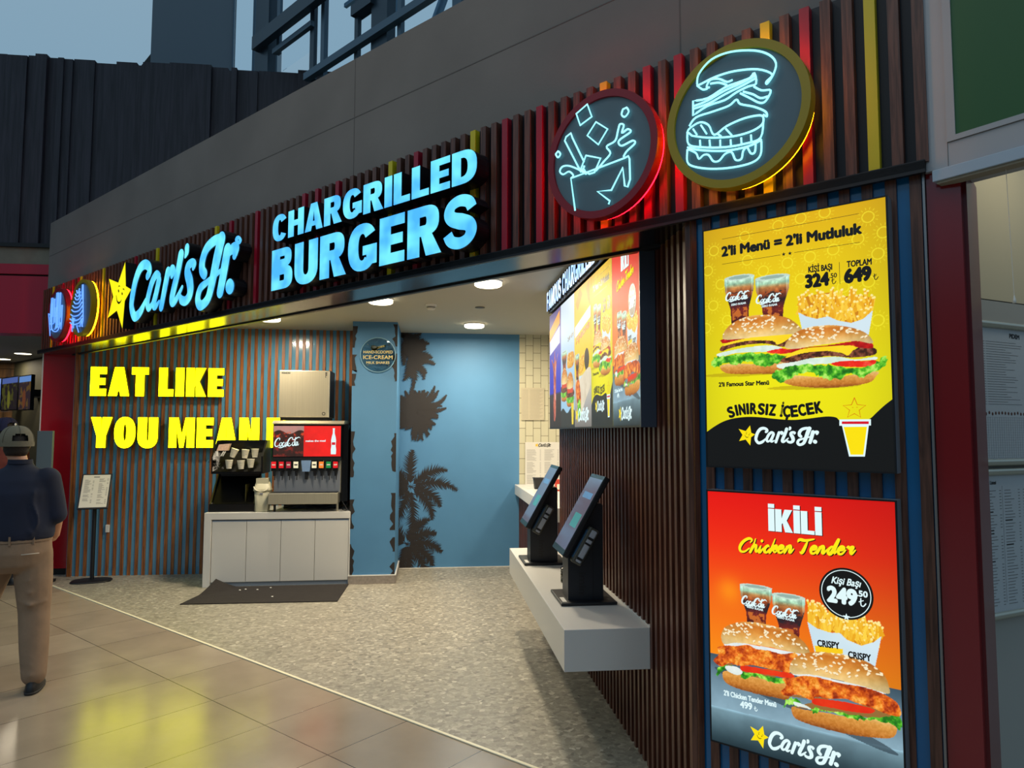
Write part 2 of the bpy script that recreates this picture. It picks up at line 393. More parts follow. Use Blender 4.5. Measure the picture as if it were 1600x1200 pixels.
# star tips and hollows, and the brush script of the sign, as fractions of the sign's own width
STAR = [(-7.092,3.330),(-7.057,3.093),(-6.933,3.045),(-7.067,2.952),(-7.098,2.691),(-7.244,2.879),(-7.459,2.829),(-7.345,3.027),(-7.468,3.220),(-7.236,3.150)]
SCRIPT = [
 ('C', [(-6.584,3.123),(-6.547,3.158),(-6.571,3.210),(-6.654,3.240),(-6.755,3.215),(-6.840,3.119),(-6.897,2.981),(-6.907,2.874),(-6.841,2.781),(-6.758,2.786),(-6.680,2.830),(-6.606,2.906)], [.075,.085,.085,.09,.10,.10,.10,.09,.09,.09,.08,.04]),
 ('a', [(-6.347,3.090),(-6.406,3.109),(-6.480,3.060),(-6.532,2.980),(-6.568,2.888),(-6.539,2.825),(-6.472,2.851),(-6.420,2.922),(-6.362,3.031)], [.06,.08,.085,.085,.085,.07,.05,.06,.06]),
 ('a', [(-6.348,3.051),(-6.393,2.945),(-6.433,2.846),(-6.398,2.821),(-6.329,2.860)], [.085,.085,.08,.06,.03]),
 ('r', [(-6.176,3.103),(-6.217,2.991),(-6.252,2.893),(-6.283,2.808)], [.09,.09,.085,.085]),
 ('r', [(-6.218,2.999),(-6.168,3.068),(-6.104,3.114),(-6.073,3.093),(-6.099,3.054)], [.03,.05,.08,.08,.05]),
 ('l', [(-5.940,3.214),(-5.988,3.076),(-6.050,2.943),(-6.084,2.847),(-6.053,2.815),(-5.989,2.849),(-5.899,2.932)], [.10,.095,.095,.09,.07,.06,.035]),
 ('apostrophe', [(-5.836,3.258),(-5.837,3.222),(-5.862,3.185)], [.075,.07,.03]),
 ('s', [(-5.713,3.064),(-5.699,3.098),(-5.742,3.114),(-5.803,3.096),(-5.813,3.042),(-5.768,2.963),(-5.751,2.888),(-5.773,2.834),(-5.835,2.805),(-5.905,2.822),(-5.925,2.849)], [.04,.07,.075,.085,.10,.11,.105,.09,.08,.075,.05]),
 ('J', [(-5.518,2.988),(-5.559,3.029),(-5.557,3.108),(-5.494,3.193),(-5.372,3.236),(-5.235,3.238)], [.09,.095,.095,.09,.085,.07]),
 ('J', [(-5.260,3.230),(-5.317,3.094),(-5.376,2.932),(-5.437,2.793),(-5.521,2.741),(-5.585,2.744),(-5.618,2.800),(-5.578,2.878),(-5.461,2.917),(-5.347,2.951),(-5.213,2.989)], [.12,.12,.11,.09,.08,.085,.085,.075,.055,.05,.03]),
 ('r', [(-5.159,3.125),(-5.196,2.998),(-5.225,2.896),(-5.255,2.809)], [.11,.11,.105,.10]),
 ('r', [(-5.212,3.031),(-5.145,3.093),(-5.077,3.123),(-5.031,3.115),(-5.049,3.062)], [.04,.06,.09,.095,.06]),
 ('dot', [(-5.113,2.836),(-5.101,2.828)], [.115,.115]),
]
LX0, LX1, LZ0, LZ1 = -7.32, -4.94, 2.70, 3.32
def logo(mb, x0, z0, w, y, m_star, m_text, m_face, dy=-0.0004):
    """the shop's flat emblem printed at x0,z0 (lower left) with width w"""
    k = w / (LX1 - LX0)
    g = lambda p: (x0 + (p[0] - LX0) * k, z0 + (p[1] - LZ0) * k)
    mb.flat([[[g(p) for p in STAR]]], y, m_star)
    for nm, pts, ww in SCRIPT: script_stroke(mb, [g(p) for p in pts], [a * k for a in ww], y + dy, m_text)
    if m_face:
        for nm, pts, ww in FACE: script_stroke(mb, [g(p) for p in pts], [a * k for a in ww], y + dy, m_face, n=3)
FACE = [('eye', [(-7.222,3.072),(-7.214,3.062)], [.022, .022]), ('eye', [(-7.135,3.033),(-7.127,3.025)], [.022, .022]),
 ('brow', [(-7.229,3.107),(-7.212,3.116),(-7.189,3.107)], [.006, .012, .006]), ('brow', [(-7.121,3.072),(-7.101,3.071),(-7.084,3.058)], [.006, .012, .006]),
 ('smile', [(-7.267,3.027),(-7.249,2.978),(-7.205,2.948),(-7.161,2.956),(-7.144,2.970)], [.01, .014, .022, .014, .008])]
# ================================================================== the setting
concrete = mat('grey_fibre_cement', (116, 112, 109), 0.75, var=0.13, vscale=1.3, bump=0.05, bscale=90, stretch=(1, 1, 1))
seam = mat('panel_seam', (97, 95, 93), 0.8)
black = mat('black_paint', (14, 15, 20), 0.45)
blackgloss = mat('black_gloss', (12, 13, 16), 0.18)
darkmetal = mat('dark_bronze_metal', (38, 38, 42), 0.16, metal=0.6)
navyback = mat('navy_backing', (8, 12, 26), 0.5)
timber = wood('walnut_slat', (66, 38, 28), (104, 66, 52), 0.42)
timber_d = wood('dark_walnut_slat', (68, 33, 22), (106, 60, 44), 0.38)
timber_w = wood('warm_walnut_slat', (112, 62, 26), (158, 98, 50), 0.38)
redslat = mat('red_slat', (150, 12, 40), 0.35); yellowslat = mat('yellow_slat', (205, 190, 12), 0.4)
blueback = mat('blue_backing', (14, 104, 160), 0.12, coat=0.3)
blueback2 = mat('blue_backing_left', (82, 138, 170), 0.12, coat=0.4)
bluepaint = mat('blue_wall_paint', (80, 134, 176), 0.6, var=0.05, vscale=2.2)
whiteceil = mat('ceiling_paint', (176, 170, 152), 0.8)
whitelam = mat('white_laminate', (214, 212, 206), 0.32)
redpanel = mat('red_gloss_panel', (172, 22, 36), 0.2, coat=0.5)
redbeam = mat('red_beam_paint', (172, 28, 56), 0.4)
steel = mat('brushed_steel', (200, 192, 168), 0.3, metal=0.65, var=0.05, vscale=2, stretch=(60, 60, 1))
alu = mat('aluminium', (150, 150, 150), 0.35, metal=0.9)
whitetrim = mat('white_trim', (225, 222, 214), 0.4)

# ---- floors
def tile_floor_mat():
    m, nt, b = new_mat('mall_floor_tiles')
    tc = nt.nodes.new('ShaderNodeTexCoord'); sp = nt.nodes.new('ShaderNodeSeparateXYZ'); nt.links.new(tc.outputs['Object'], sp.inputs[0])
    def M(op, a, b_=None, c=None):
        n = nt.nodes.new('ShaderNodeMath'); n.operation = op
        for i, q in enumerate((a, b_, c)):
            if q is None: continue
            if isinstance(q, (int, float)): n.inputs[i].default_value = q
            else: nt.links.new(q, n.inputs[i])
        return n.outputs[0]
    fx = M('MULTIPLY', M('ADD', sp.outputs[0], 0.287 + 30), 1 / 0.602)
    fy = M('MULTIPLY', M('ADD', sp.outputs[1], 60 - 2.196), 1 / 1.204)
    jx = M('COMPARE', M('FRACT', fx), 0.5, 0.496); jy = M('COMPARE', M('FRACT', fy), 0.5, 0.4975)
    tile = M('MULTIPLY', jx, jy)
    cell = nt.nodes.new('ShaderNodeCombineXYZ'); nt.links.new(M('FLOOR', fx), cell.inputs[0]); nt.links.new(M('FLOOR', fy), cell.inputs[1])
    wn = nt.nodes.new('ShaderNodeTexWhiteNoise'); nt.links.new(cell.outputs[0], wn.inputs[0])
    n = nt.nodes.new('ShaderNodeTexNoise'); n.inputs['Scale'].default_value = 3; n.inputs['Detail'].default_value = 8; nt.links.new(tc.outputs['Object'], n.inputs['Vector'])
    mixv = M('ADD', M('MULTIPLY', wn.outputs[0], 0.25), M('MULTIPLY', n.outputs[0], 0.75))
    r = nt.nodes.new('ShaderNodeValToRGB'); r.color_ramp.elements[0].position = 0.25; r.color_ramp.elements[1].position = 0.75
    r.color_ramp.elements[0].color = (*lin((150, 134, 114)), 1); r.color_ramp.elements[1].color = (*lin((172, 156, 134)), 1)
    nt.links.new(mixv, r.inputs[0])
    mx = nt.nodes.new('ShaderNodeMix'); mx.data_type = 'RGBA'; nt.links.new(tile, mx.inputs[0])
    mx.inputs[6].default_value = (*lin((72, 62, 50)), 1); nt.links.new(r.outputs[0], mx.inputs[7])
    nt.links.new(mx.outputs[2], b.inputs['Base Color'])
    b.inputs['Roughness'].default_value = 0.3; b.inputs['Specular IOR Level'].default_value = 0.9
    rr = M('ADD', M('MULTIPLY', n.outputs[0], 0.10), 0.15); nt.links.new(rr, b.inputs['Roughness'])
    bp = nt.nodes.new('ShaderNodeBump'); bp.inputs['Strength'].default_value = 0.4; bp.inputs['Distance'].default_value = 0.003
    nt.links.new(tile, bp.inputs['Height']); nt.links.new(bp.outputs[0], b.inputs['Normal'])
    return m
def terrazzo_mat():
    m, nt, b = new_mat('terrazzo')
    tc = nt.nodes.new('ShaderNodeTexCoord')
    v = nt.nodes.new('ShaderNodeTexVoronoi'); v.inputs['Scale'].default_value = 36; nt.links.new(tc.outputs['Object'], v.inputs['Vector'])
    v2 = nt.nodes.new('ShaderNodeTexVoronoi'); v2.inputs['Scale'].default_value = 90; nt.links.new(tc.outputs['Object'], v2.inputs['Vector'])
    r = nt.nodes.new('ShaderNodeValToRGB'); nt.links.new(v.outputs['Color'], r.inputs[0])
    els = r.color_ramp.elements; els[0].position = 0.0; els[0].color = (*lin((112, 106, 95)), 1); els[1].position = 1; els[1].color = (*lin((205, 198, 178)), 1)
    for p, c in ((0.18, (140, 134, 120)), (0.55, (156, 150, 134)), (0.8, (172, 165, 148)), (0.9, (196, 190, 172))):
        e = els.new(p); e.color = (*lin(c), 1)
    r2 = nt.nodes.new('ShaderNodeValToRGB'); nt.links.new(v2.outputs['Color'], r2.inputs[0])
    r2.color_ramp.elements[0].color = (0.78, 0.78, 0.78, 1); r2.color_ramp.elements[1].color = (1.14, 1.14, 1.14, 1)
    mu = nt.nodes.new('ShaderNodeMix'); mu.data_type = 'RGBA'; mu.blend_type = 'MULTIPLY'; mu.inputs[0].default_value = 0.7
    nt.links.new(r.outputs[0], mu.inputs[6]); nt.links.new(r2.outputs[0], mu.inputs[7])
    br = nt.nodes.new('ShaderNodeTexBrick'); br.offset = 0; br.inputs['Scale'].default_value = 1; br.inputs['Mortar Size'].default_value = 0.0022; br.inputs['Brick Width'].default_value = 0.9; br.inputs['Row Height'].default_value = 0.9
    br.inputs['Color1'].default_value = (1, 1, 1, 1); br.inputs['Color2'].default_value = (0.94, 0.94, 0.94, 1); br.inputs['Mortar'].default_value = (0.5, 0.48, 0.44, 1)
    nt.links.new(tc.outputs['Object'], br.inputs['Vector'])
    m2 = nt.nodes.new('ShaderNodeMix'); m2.data_type = 'RGBA'; m2.blend_type = 'MULTIPLY'; m2.inputs[0].default_value = 0.8
    nt.links.new(mu.outputs[2], m2.inputs[6]); nt.links.new(br.outputs[0], m2.inputs[7])
    nt.links.new(m2.outputs[2], b.inputs['Base Color']); b.inputs['Roughness'].default_value = 0.42
    return m
TR = math.radians(-45.45)
mb = MB(); mb.add([(-30, -16, 0), (14, -16, 0), (14, 22, 0), (-30, 22, 0)], [(0, 1, 2, 3)], tile_floor_mat()); struct(mb, 'floor', (0, 0, 0), TR)
RT = Matrix.Rotation(-TR, 3, 'Z')
def tfr(x, y): q = RT @ Vector((x, y, 0)); return (q.x, q.y)
mb = MB()
pg = [(-9.62, 2.98), (2.2, 2.98), tfr(4.6, 9.1), tfr(-4.62, 9.1)]
mb.prism(pg, 'z', 0.0005, 0.004, terrazzo_mat()); struct(mb, 'floor', (0, 0, 0), TR)
mb = MB(); mb.box(-9.62, 2.2, 2.962, 2.982, 0.001, 0.007, mat('brass_strip', (246, 238, 204), 0.3)); struct(mb, 'trim_1', (0, 0, 0), TR)

# ---- grey panel wall over the shop front
mb = MB()
mb.box(-9.75, -0.43, 0.03, 0.30, 2.69, 4.25, concrete)
for x in (-3.79, -1.40): mb.box(x - 0.003, x + 0.003, 0.0285, 0.031, 3.40, 4.25, seam)
mb.box(-9.75, -0.45, 0.0285, 0.031, 3.835, 3.841, seam)
struct(mb, 'wall_front', FO, FR)
mb = MB()  # solid wall that carries the two posters
mb.prism([(-1.335, 0.014), (-0.45, 0.014), (-0.45, 0.15), (-1.20, 0.15)], 'z', 0, 2.66, blueback)
x = -0.4786
k = 0
while x > -1.36:
    w = 0.0185
    if k == 11: w = 0.020
    mb.box(x - w, x + w, 0.0, 0.016, 0, 2.656, timber)
    x -= 0.0798; k += 1
mb.box(-0.4555, -0.448, -0.004, 0.03, 0, 2.652, alu)
struct(mb, 'wall_front', FO, FR)

# ---- slatted fascia with its bottom rail
F_ = fthing('slatted_fascia', 'long fascia band of dark walnut, red and yellow vertical slats carrying the lit signs', 'fascia', -5.1, 0, 2.67)
mb = MB()
mb.box(-4.69, 4.65, 0.018, 0.03, 0.0, 0.745, navyback); bk = mb.build('backing_panel', F_)
mb = MB()
YL = [-.606, -1.0, -1.81, -2.68, -3.39, -5.56, -6.67, -7.88, -8.51, -9.41]; RD = [-.845, -1.4, -1.56, -2.19, -2.45, -3.08, -4.11, -4.27, -4.93, -5.31, -8.62, -8.78, -9.1, -7.1, -3.9]
x = -0.4490; 
while x > -9.79:
    m_ = timber
    if min(abs(x - q) for q in YL) < 0.04: m_ = yellowslat
    elif min(abs(x - q) for q in RD) < 0.04: m_ = redslat
    mb.box(x - 0.019 + 5.1, x + 0.019 + 5.1, -0.018, 0.018, 0.012, 0.742, m_)
    x -= 0.0785
tag(mb.build('slats', F_), 'walnut, red and yellow slats')
mb = MB()
mb.box(-4.70, 4.66, -0.035, 0.30, -0.018, 0.012, black)
mb.box(-4.70, 3.75, -0.02, 0.30, -0.024, -0.018, darkmetal)
mb.box(-4.70, 4.66, -0.035, -0.015, -0.03, 0.016, black)
mb.box(-4.70, 3.75, 0.275, 0.31, -0.034, -0.018, black)
tag(mb.build('bottom_rail', F_), 'dark glossy metal soffit and rail')

# ---- room behind
mb = MB()
pl = [fl(-9.75, .30, 0), fl(-1.30, .30, 0), Vector((1.12, 3.35, 0)), Vector((1.12, 6.18, 0)), Vector((4.6, 6.18, 0)), Vector((4.6, 9.1, 0)), Vector((-4.45, 9.1, 0))]
mb.prism([(p.x, p.y) for p in pl], 'z', 2.985, 3.05, whiteceil); struct(mb, 'ceiling')
mb = MB(); mb.box(-0.42, 1.125, 9.06, 9.2, 0, 2.99, bluepaint); struct(mb, 'wall_back')
tilem, nt, b = new_mat('vertical_glazed_tiles')
tc = nt.nodes.new('ShaderNodeTexCoord'); sp = nt.nodes.new('ShaderNodeSeparateXYZ'); cb = nt.nodes.new('ShaderNodeCombineXYZ')
nt.links.new(tc.outputs['Object'], sp.inputs[0]); nt.links.new(sp.outputs[2], cb.inputs[0]); nt.links.new(sp.outputs[0], cb.inputs[1])
br = nt.nodes.new('ShaderNodeTexBrick'); br.offset = 0.5; br.inputs['Scale'].default_value = 1; br.inputs['Brick Width'].default_value = 0.196; br.inputs['Row Height'].default_value = 0.1005
br.inputs['Mortar Size'].default_value = 0.003; br.inputs['Color1'].default_value = (*lin((205, 200, 172)), 1); br.inputs['Color2'].default_value = (*lin((196, 190, 162)), 1); br.inputs['Mortar'].default_value = (*lin((96, 90, 76)), 1)
nt.links.new(cb.outputs[0], br.inputs['Vector']); nt.links.new(br.outputs[0], b.inputs['Base Color']); b.inputs['Roughness'].default_value = 0.2
mb = MB(); mb.box(1.125, 4.6, 9.06, 9.2, 0, 2.99, tilem); struct(mb, 'wall_far')
# column
mb = MB(); mb.box(-0.915, -0.405, 8.2, 9.1, 0, 2.99, bluepaint)
dk = mat('palm_print', (36, 31, 30), 0.6)
random.seed(4)
for side in (-1, 1):
    xe = -0.915 if side < 0 else -0.405
    segs = [(2.93, 2.68), (2.60, 2.42), (2.38, 2.24), (1.72, 1.20), (0.95, 0.62), (0.45, 0.0)] if side < 0 else [(2.96, 2.70), (2.62, 2.30), (1.70, 1.26), (1.02, 0.60), (0.52, 0.36), (0.24, 0.0)]
    for a, c in segs:
        zz = [a]; 
        while zz[-1] > c + 0.03: zz.append(zz[-1] - random.uniform(0.03, 0.06))
        zz.append(c)
        p = [(xe, a)] + [(xe - side * random.uniform(0.018, 0.062), z) for z in zz] + [(xe, c)]
        mb.flat([[p]], 8.1985, dk)
struct(mb, 'column')
terr = mat('terrazzo_skirting', (150, 140, 130), 0.5, var=0.15, vscale=40)
mb = MB(); mb.box(-0.92, -0.40, 8.185, 8.2, 0.004, 0.095, terr); mb.box(-0.922, -0.398, 8.183, 8.2, 0.095, 0.105, whitetrim)
mb.box(-0.405, -0.39, 8.2, 9.06, 0.004, 0.095, terr); mb.box(-0.405, -0.388, 8.185, 9.06, 0.095, 0.105, whitetrim); struct(mb, 'baseboard_back')
mb = MB(); mb.box(-0.39, 1.12, 9.05, 9.06, 0.004, 0.012, whitetrim); struct(mb, 'trim_2')
# palms on the blue wall
mb = MB()
LY = [9.0586]
def leaf(c, a, L, w, n, curl, seed):
    random.seed(seed); pts = []; LY[0] -= 0.0002; yl = LY[0]
    for i in range(11):
        t = i / 10; an = a + curl * t * t; pts.append((c[0] + math.cos(an) * L * t, c[1] + math.sin(an) * L * t))
    for i in range(10):
        p, q = pts[i], pts[i + 1]; mb.add([(p[0] - .004, yl, p[1] - .004), (q[0], yl, q[1] - .004), (q[0], yl, q[1] + .004), (p[0] + .004, yl, p[1] + .004)], [(0, 1, 2, 3)], dk)
    for i in range(n):
        t = 0.12 + 0.88 * i / n; k_ = min(9, int(t * 10)); p = pts[k_]; q = pts[k_ + 1]; f = t * 10 - k_; b0 = (p[0] + (q[0] - p[0]) * f, p[1] + (q[1] - p[1]) * f); an = math.atan2(q[1] - p[1], q[0] - p[0])
        for sg in (-1, 1):
            l = w * (math.sin(math.pi * min(1, t * .9 + .1)) * .8 + .25) * random.uniform(.75, 1.15); aa = an + sg * random.uniform(.75, 1.05); d = 0.011
            mb.add([(b0[0] - d * math.cos(an), (yl - .00004 * (1 + i % 3)), b0[1] - d * math.sin(an)), (b0[0] + d * math.cos(an), (yl - .00004 * (1 + i % 3)), b0[1] + d * math.sin(an)), (b0[0] + math.cos(aa) * l, (yl - .00004 * (1 + i % 3)), b0[1] + math.sin(aa) * l)], [(0, 1, 2)], dk)
def blob(pts, seed, j=0.02):
    random.seed(seed); q = smooth_pts(pts, 4, True); q = [(a + random.uniform(-j, j), c + random.uniform(-j, j)) for a, c in q]; mb.flat([[q]], 9.0592, dk)
for ci, (cc, sp_) in enumerate([([(-0.261,1.026)][0], [(1.62, .42), (.75, .46), (.25, .54), (-.25, .42), (-.65, .46), (-1.45, .62), (-1.9, .5), (2.4, .3), (-2.6, .3), (3.0, .3)]),
                   ([(-0.307,0.313)][0], [(1.15, .38), (.65, .36), (.1, .42), (-.35, .40), (-.75, .48), (-1.25, .34), (-1.7, .36), (2.2, .35), (2.9, .3)])]):
    for i, (a, L) in enumerate(sp_): leaf(cc, a, L * 1.1, .115, 34, -.35 if abs(a) < 1.3 else -.1, ci * 30 + i)
cc = [(-0.183,1.973)][0]
blob([(cc[0] + .13 * math.cos(a), cc[1] + .17 * math.sin(a)) for a in [k * .5236 for k in range(12)]], 3, .01)
for i in range(46):
    a = i / 46 * 6.283; random.seed(i); L = .35 * (1 + .15 * math.sin(a * 3)) * random.uniform(.7, 1.12); leaf(cc, a, L, .055, 34, random.uniform(-.4, .3), 100 + i)
cc = [(-0.311,2.784)][0]
for q, (ox, oz) in enumerate([(-.06, .12), (.0, -.12)]):
    for i in range(16):
        a = -1.5 + i * .22 + q * .1; random.seed(i + 50 * q); L = random.uniform(.24, .36); leaf((cc[0] + ox, cc[1] + oz), a, min(L, (2.97 - cc[1] - oz) / max(.01, math.sin(a)) * .9) if a > .2 else L, .075, 26, random.uniform(-.5, .1), 200 + i + 50 * q)
mb.v = [(v[0], v[1], min(v[2], 2.983)) for v in mb.v]
o = struct(mb, 'mural')
# slatted left wall with blue backing
mb = MB(); mb.box(-4.28, -0.915, 8.985, 9.1, 0, 2.99, blueback2)
x = -4.237; mb.box(-4.262, -4.215, 8.955, 8.985, 0.004, 2.985, timber_w); x = -4.153
while x < -0.93:
    mb.box(x - 0.0180, x + 0.0180, 8.973, 8.986, 0.004, 2.985, timber_w); x += 0.0825
struct(mb, 'wall_left')
# red pillar at the far left
mb = MB(); mb.box(-4.69, -4.262, 9.09, 9.4, 0.08, 2.99, redpanel); mb.box(-4.70, -4.262, 9.10, 9.4, 0, 0.08, black); mb.box(-4.70, -4.688, 9.085, 9.4, 0.0, 2.99, whitetrim)
struct(mb, 'pillar')
# slatted right wall with the order points
mb = MB(); kb = mat('brown_black_backing', (26, 14, 12), 0.5)
mb.box(1.142, 1.25, 3.0, 6.15, 0, 2.985, kb)
mb.prism([(1.142, 3.0), (1.142, 2.945), (1.20, 2.95), (1.25, 3.0)], 'z', 0, 2.66, kb)
y = 6.13
while y > 2.93:
    mb.box(1.12, 1.143, y - 0.0165, y + 0.0165, 0.004, 2.66 if y < 3.35 else 2.985, timber_d); y -= 0.0779
mb.box(1.142, 1.16, 6.15, 9.06, 0, 0.92, kb)
y = 9.03
while y > 6.16: mb.box(1.12, 1.143, y - 0.0165, y + 0.0165, 0.004, 0.92, timber_d); y -= 0.0779
mb.box(1.03, 1.142, 3.34, 6.17, 2.765, 2.984, blackgloss)
struct(mb, 'wall_right')

# ---- next shop on the left and the hall above it
stone = mat('beige_stone', (120, 116, 104), 0.8, var=0.1, vscale=8)
ribdark = wood('charcoal_board', (34, 34, 44), (54, 52, 64), 0.6, 3)
mb = MB()
random.seed(11); x = -12.0
while x < -0.3:
    w = random.choice([.07, .10, .14, .2, .26, .34]); y = 9.58 + random.choice([0, .03, .06, .09])
    mb.box(x, x + w, y, 9.8, 4.13, 6.63 + random.choice([0, .02, .035]), ribdark); x += w
mb.box(-12, -0.3, 9.56, 9.6, 4.08, 4.13, black)
struct(mb, 'wall_hall')
mb = MB(); mb.box(-12, -4.4, 9.6, 9.85, 3.86, 4.10, stone); mb.box(-12, -4.4, 9.56, 9.85, 2.96, 3.70, redbeam); mb.box(-12, -4.4, 9.62, 9.85, 3.70, 3.73, black); mb.box(-12, -4.4, 9.58, 9.85, 3.73, 3.86, redbeam)
struct(mb, 'trim_3')
mb = MB(); mb.box(-12, -4.4, 9.57, 14.2, 3.0, 3.06, mat('grey_soffit', (150, 150, 152), 0.8)); struct(mb, 'ceiling')
plank = wood('reclaimed_plank', (52, 36, 20), (112, 80, 46), 0.6, 1.2)
mb = MB()
for i in range(19): mb.box(-12, -7.7, 14.1 + .01 * (i % 3), 14.2, i * .16, i * .16 + .154, plank)
struct(mb, 'wall_left')
mb = MB(); mb.prism([(-7.8, 14.12), (-4.4, 10.60), (-4.3, 10.7), (-7.7, 14.2)], 'z', 0, 3.0, mat('olive_paint', (62, 60, 42), 0.7)); struct(mb, 'wall_left')
# ---- tall pier and glazing of the hall roof
mb = MB(); mb.box(-4.345, -3.13, 11, 11.12, 5, 10.5, mat('slate_render', (116, 130, 142), 0.8)); mb.prism([(-4.9, 6.9), (-4.345, 6.9), (-4.345, 7.72)], 'y', 11.2, 11.4, black); struct(mb, 'pier')
frame = mat('slate_blue_aluminium', (46, 64, 78), 0.35, metal=0.3)
frame2 = mat('pale_blue_aluminium', (74, 98, 116), 0.35, metal=0.3)
glass = mat('sky_glass', (246, 252, 255), 0.02, trans=1.0)
glass.node_tree.nodes['Principled BSDF'].inputs['IOR'].default_value = 1.02
WO = Vector((3.442, 2.899, 0)); WR = math.atan2(-math.cos(math.radians(-40.1)), -math.sin(math.radians(-40.1)))
mb = MB(); mb.box(-9.30, -8.92, 0, .12, 6.4, 10, frame)
for a, c, d, m_ in [(-8.78, -8.70, .04, frame2), (-7.90, -7.80, .05, frame), (-7.64, -7.56, .06, frame2), (-6.89, -6.82, .05, frame), (-6.55, -6.25, .12, frame), (-6.06, -5.99, .05, frame2), (-5.15, -5.02, .1, frame2), (-4.2, -4.0, .2, frame)]:
    mb.box(a, c, .05, .05 + d, (6.88 if a < -8 else 6.2 if a < -7.7 else 4), 10, m_)
mb.box(-9.2, -6.5, -.10, .0, 7.05, 7.24, frame); mb.box(-9.2, -2.5, .02, .12, 7.27, 7.33, frame2)
mb.box(-8.80, -7.8, .0, .06, 6.88, 6.95, frame2); mb.box(-7.92, -2.5, -.02, .06, 6.19, 6.28, frame2); mb.box(-6.9, -6.5, .0, .14, 6.62, 6.75, frame); mb.box(-6.1, -2.5, .0, .14, 6.72, 6.80, frame2)
mb.box(-7.7, -2.5, .10, .3, 4.0, 5.2, frame)
o = struct(mb, 'window_1', WO, WR)
mb = MB(); mb.box(-8.8, -7.7, .16, .165, 6.7, 10, glass); mb.box(-7.7, -2.5, .16, .165, 5.2, 10, glass); g = mb.build('window_pane', o)
mb = MB()
for a in (-9.5, -8.2, -6.9): mb.tube([(a, 1.3, 5.2), (a + 2.3, 1.3, 8.6)], .06, mat('outer_strut', (120, 160, 190), .6), n=4)
for a in (6.9, 8.2): mb.box(-9, -2.5, 1.25, 1.3, a, a + .06, mat('outer_strut', (120, 160, 190), .6))
struct(mb, 'roof_frame', WO, WR)
mb = MB(); mb.box(-3.13, -2.82, 11.0, 11.03, 5, 10.5, glass); mb.box(-3.14, -3.12, 10.98, 11.05, 5, 10.5, frame2); mb.box(-2.83, -2.79, 10.95, 11.05, 5, 10.5, frame2); mb.box(-2.70, -2.45, 10.95, 11.25, 5, 10.5, frame2); struct(mb, 'window_2')

# ---- right-hand neighbour
NO = Vector((1.741, 2.274, 0)); NR = math.radians(-60.8)
wp = mat('white_board', (168, 172, 178), 0.5, var=0.03, vscale=4); green = mat('green_sign_panel', (44, 92, 44), 0.35)
mb = MB(); mb.box(-0.004, 1.3, 0.0, 0.25, 2.645, 4.2, wp)
mb.box(0.0765, 0.078, -0.001, 0.01, 2.645, 4.2, seam); mb.box(0.077, 1.3, -0.001, 0.01, 2.728, 2.7295, seam)
mb.box(0.078, 1.3, -0.006, 0.0, 2.7295, 2.748, wp); mb.box(0.078, 0.105, -0.006, 0.0, 2.748, 4.2, wp)
struct(mb, 'wall_neighbour', NO, NR)
G_ = thing('sign_panel', 'plain dark green sign panel in a white frame, cut by the top right corner', 'sign', NO + Vector((0, 0, 2.748)), NR)
mb = MB(); mb.box(0.105, 1.3, -0.002, 0.0, 0, 1.4, green); mb.build('panel', G_)
B_ = thing('roller_blind', 'pale blue grey blind headrail under the white board of the next shop', 'blind', NO + Vector((0, 0, 2.6)), NR)
mb = MB(); mb.bbox(0.028, 1.3, -0.012, 0.05, 0.0, 0.041, mat('pale_blue_metal', (170, 188, 205), 0.35), b=0.002); mb.build('headrail', B_)
mb = MB(); mb.box(0.04, 1.3, -0.004, 0.045, -0.009, 0.0, mat('beige_fabric', (150, 142, 124), 0.8)); mb.build('fabric_roll', B_)
mb = MB(); mb.cyl((0.245, 0.03, -0.445), (0.238, 0.03, 0.0), 0.0009, whitetrim, n=6); mb.lathe([(0.0005, 0.03), (0.004, 0.012), (0.006, 0.0), (0.0, -0.001)], whitetrim, 12, (0.245, 0.03, -0.458)); mb.build('pull_cord', B_)
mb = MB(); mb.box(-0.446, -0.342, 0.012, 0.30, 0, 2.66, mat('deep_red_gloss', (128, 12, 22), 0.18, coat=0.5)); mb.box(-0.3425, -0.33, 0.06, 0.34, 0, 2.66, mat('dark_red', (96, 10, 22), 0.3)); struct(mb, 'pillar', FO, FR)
h71 = math.radians(90 - 71); HO = Vector((math.sin(math.radians(71)), math.cos(math.radians(71)), 0)); HN = Vector((HO.y, -HO.x, 0))
dist = HN.dot(Vector((2.242, 2.675, 0)))
WB = HN * dist
cream = mat('cream_panel', (186, 176, 148), 0.35); cream2 = mat('grey_cream_panel', (150, 150, 146), 0.3)
mb = MB(); mb.box(2.90, 6.0, 0.0, 0.15, 2.285, 3.2, cream); mb.box(2.90, 6.0, 0.0, 0.15, 0, 2.28, cream2); mb.box(2.885, 2.915, -0.02, 0.1, 0, 3.2, alu); mb.box(2.90, 6, 0.004, 0.1, 2.275, 2.29, seam)
struct(mb, 'wall_side', WB, h71)
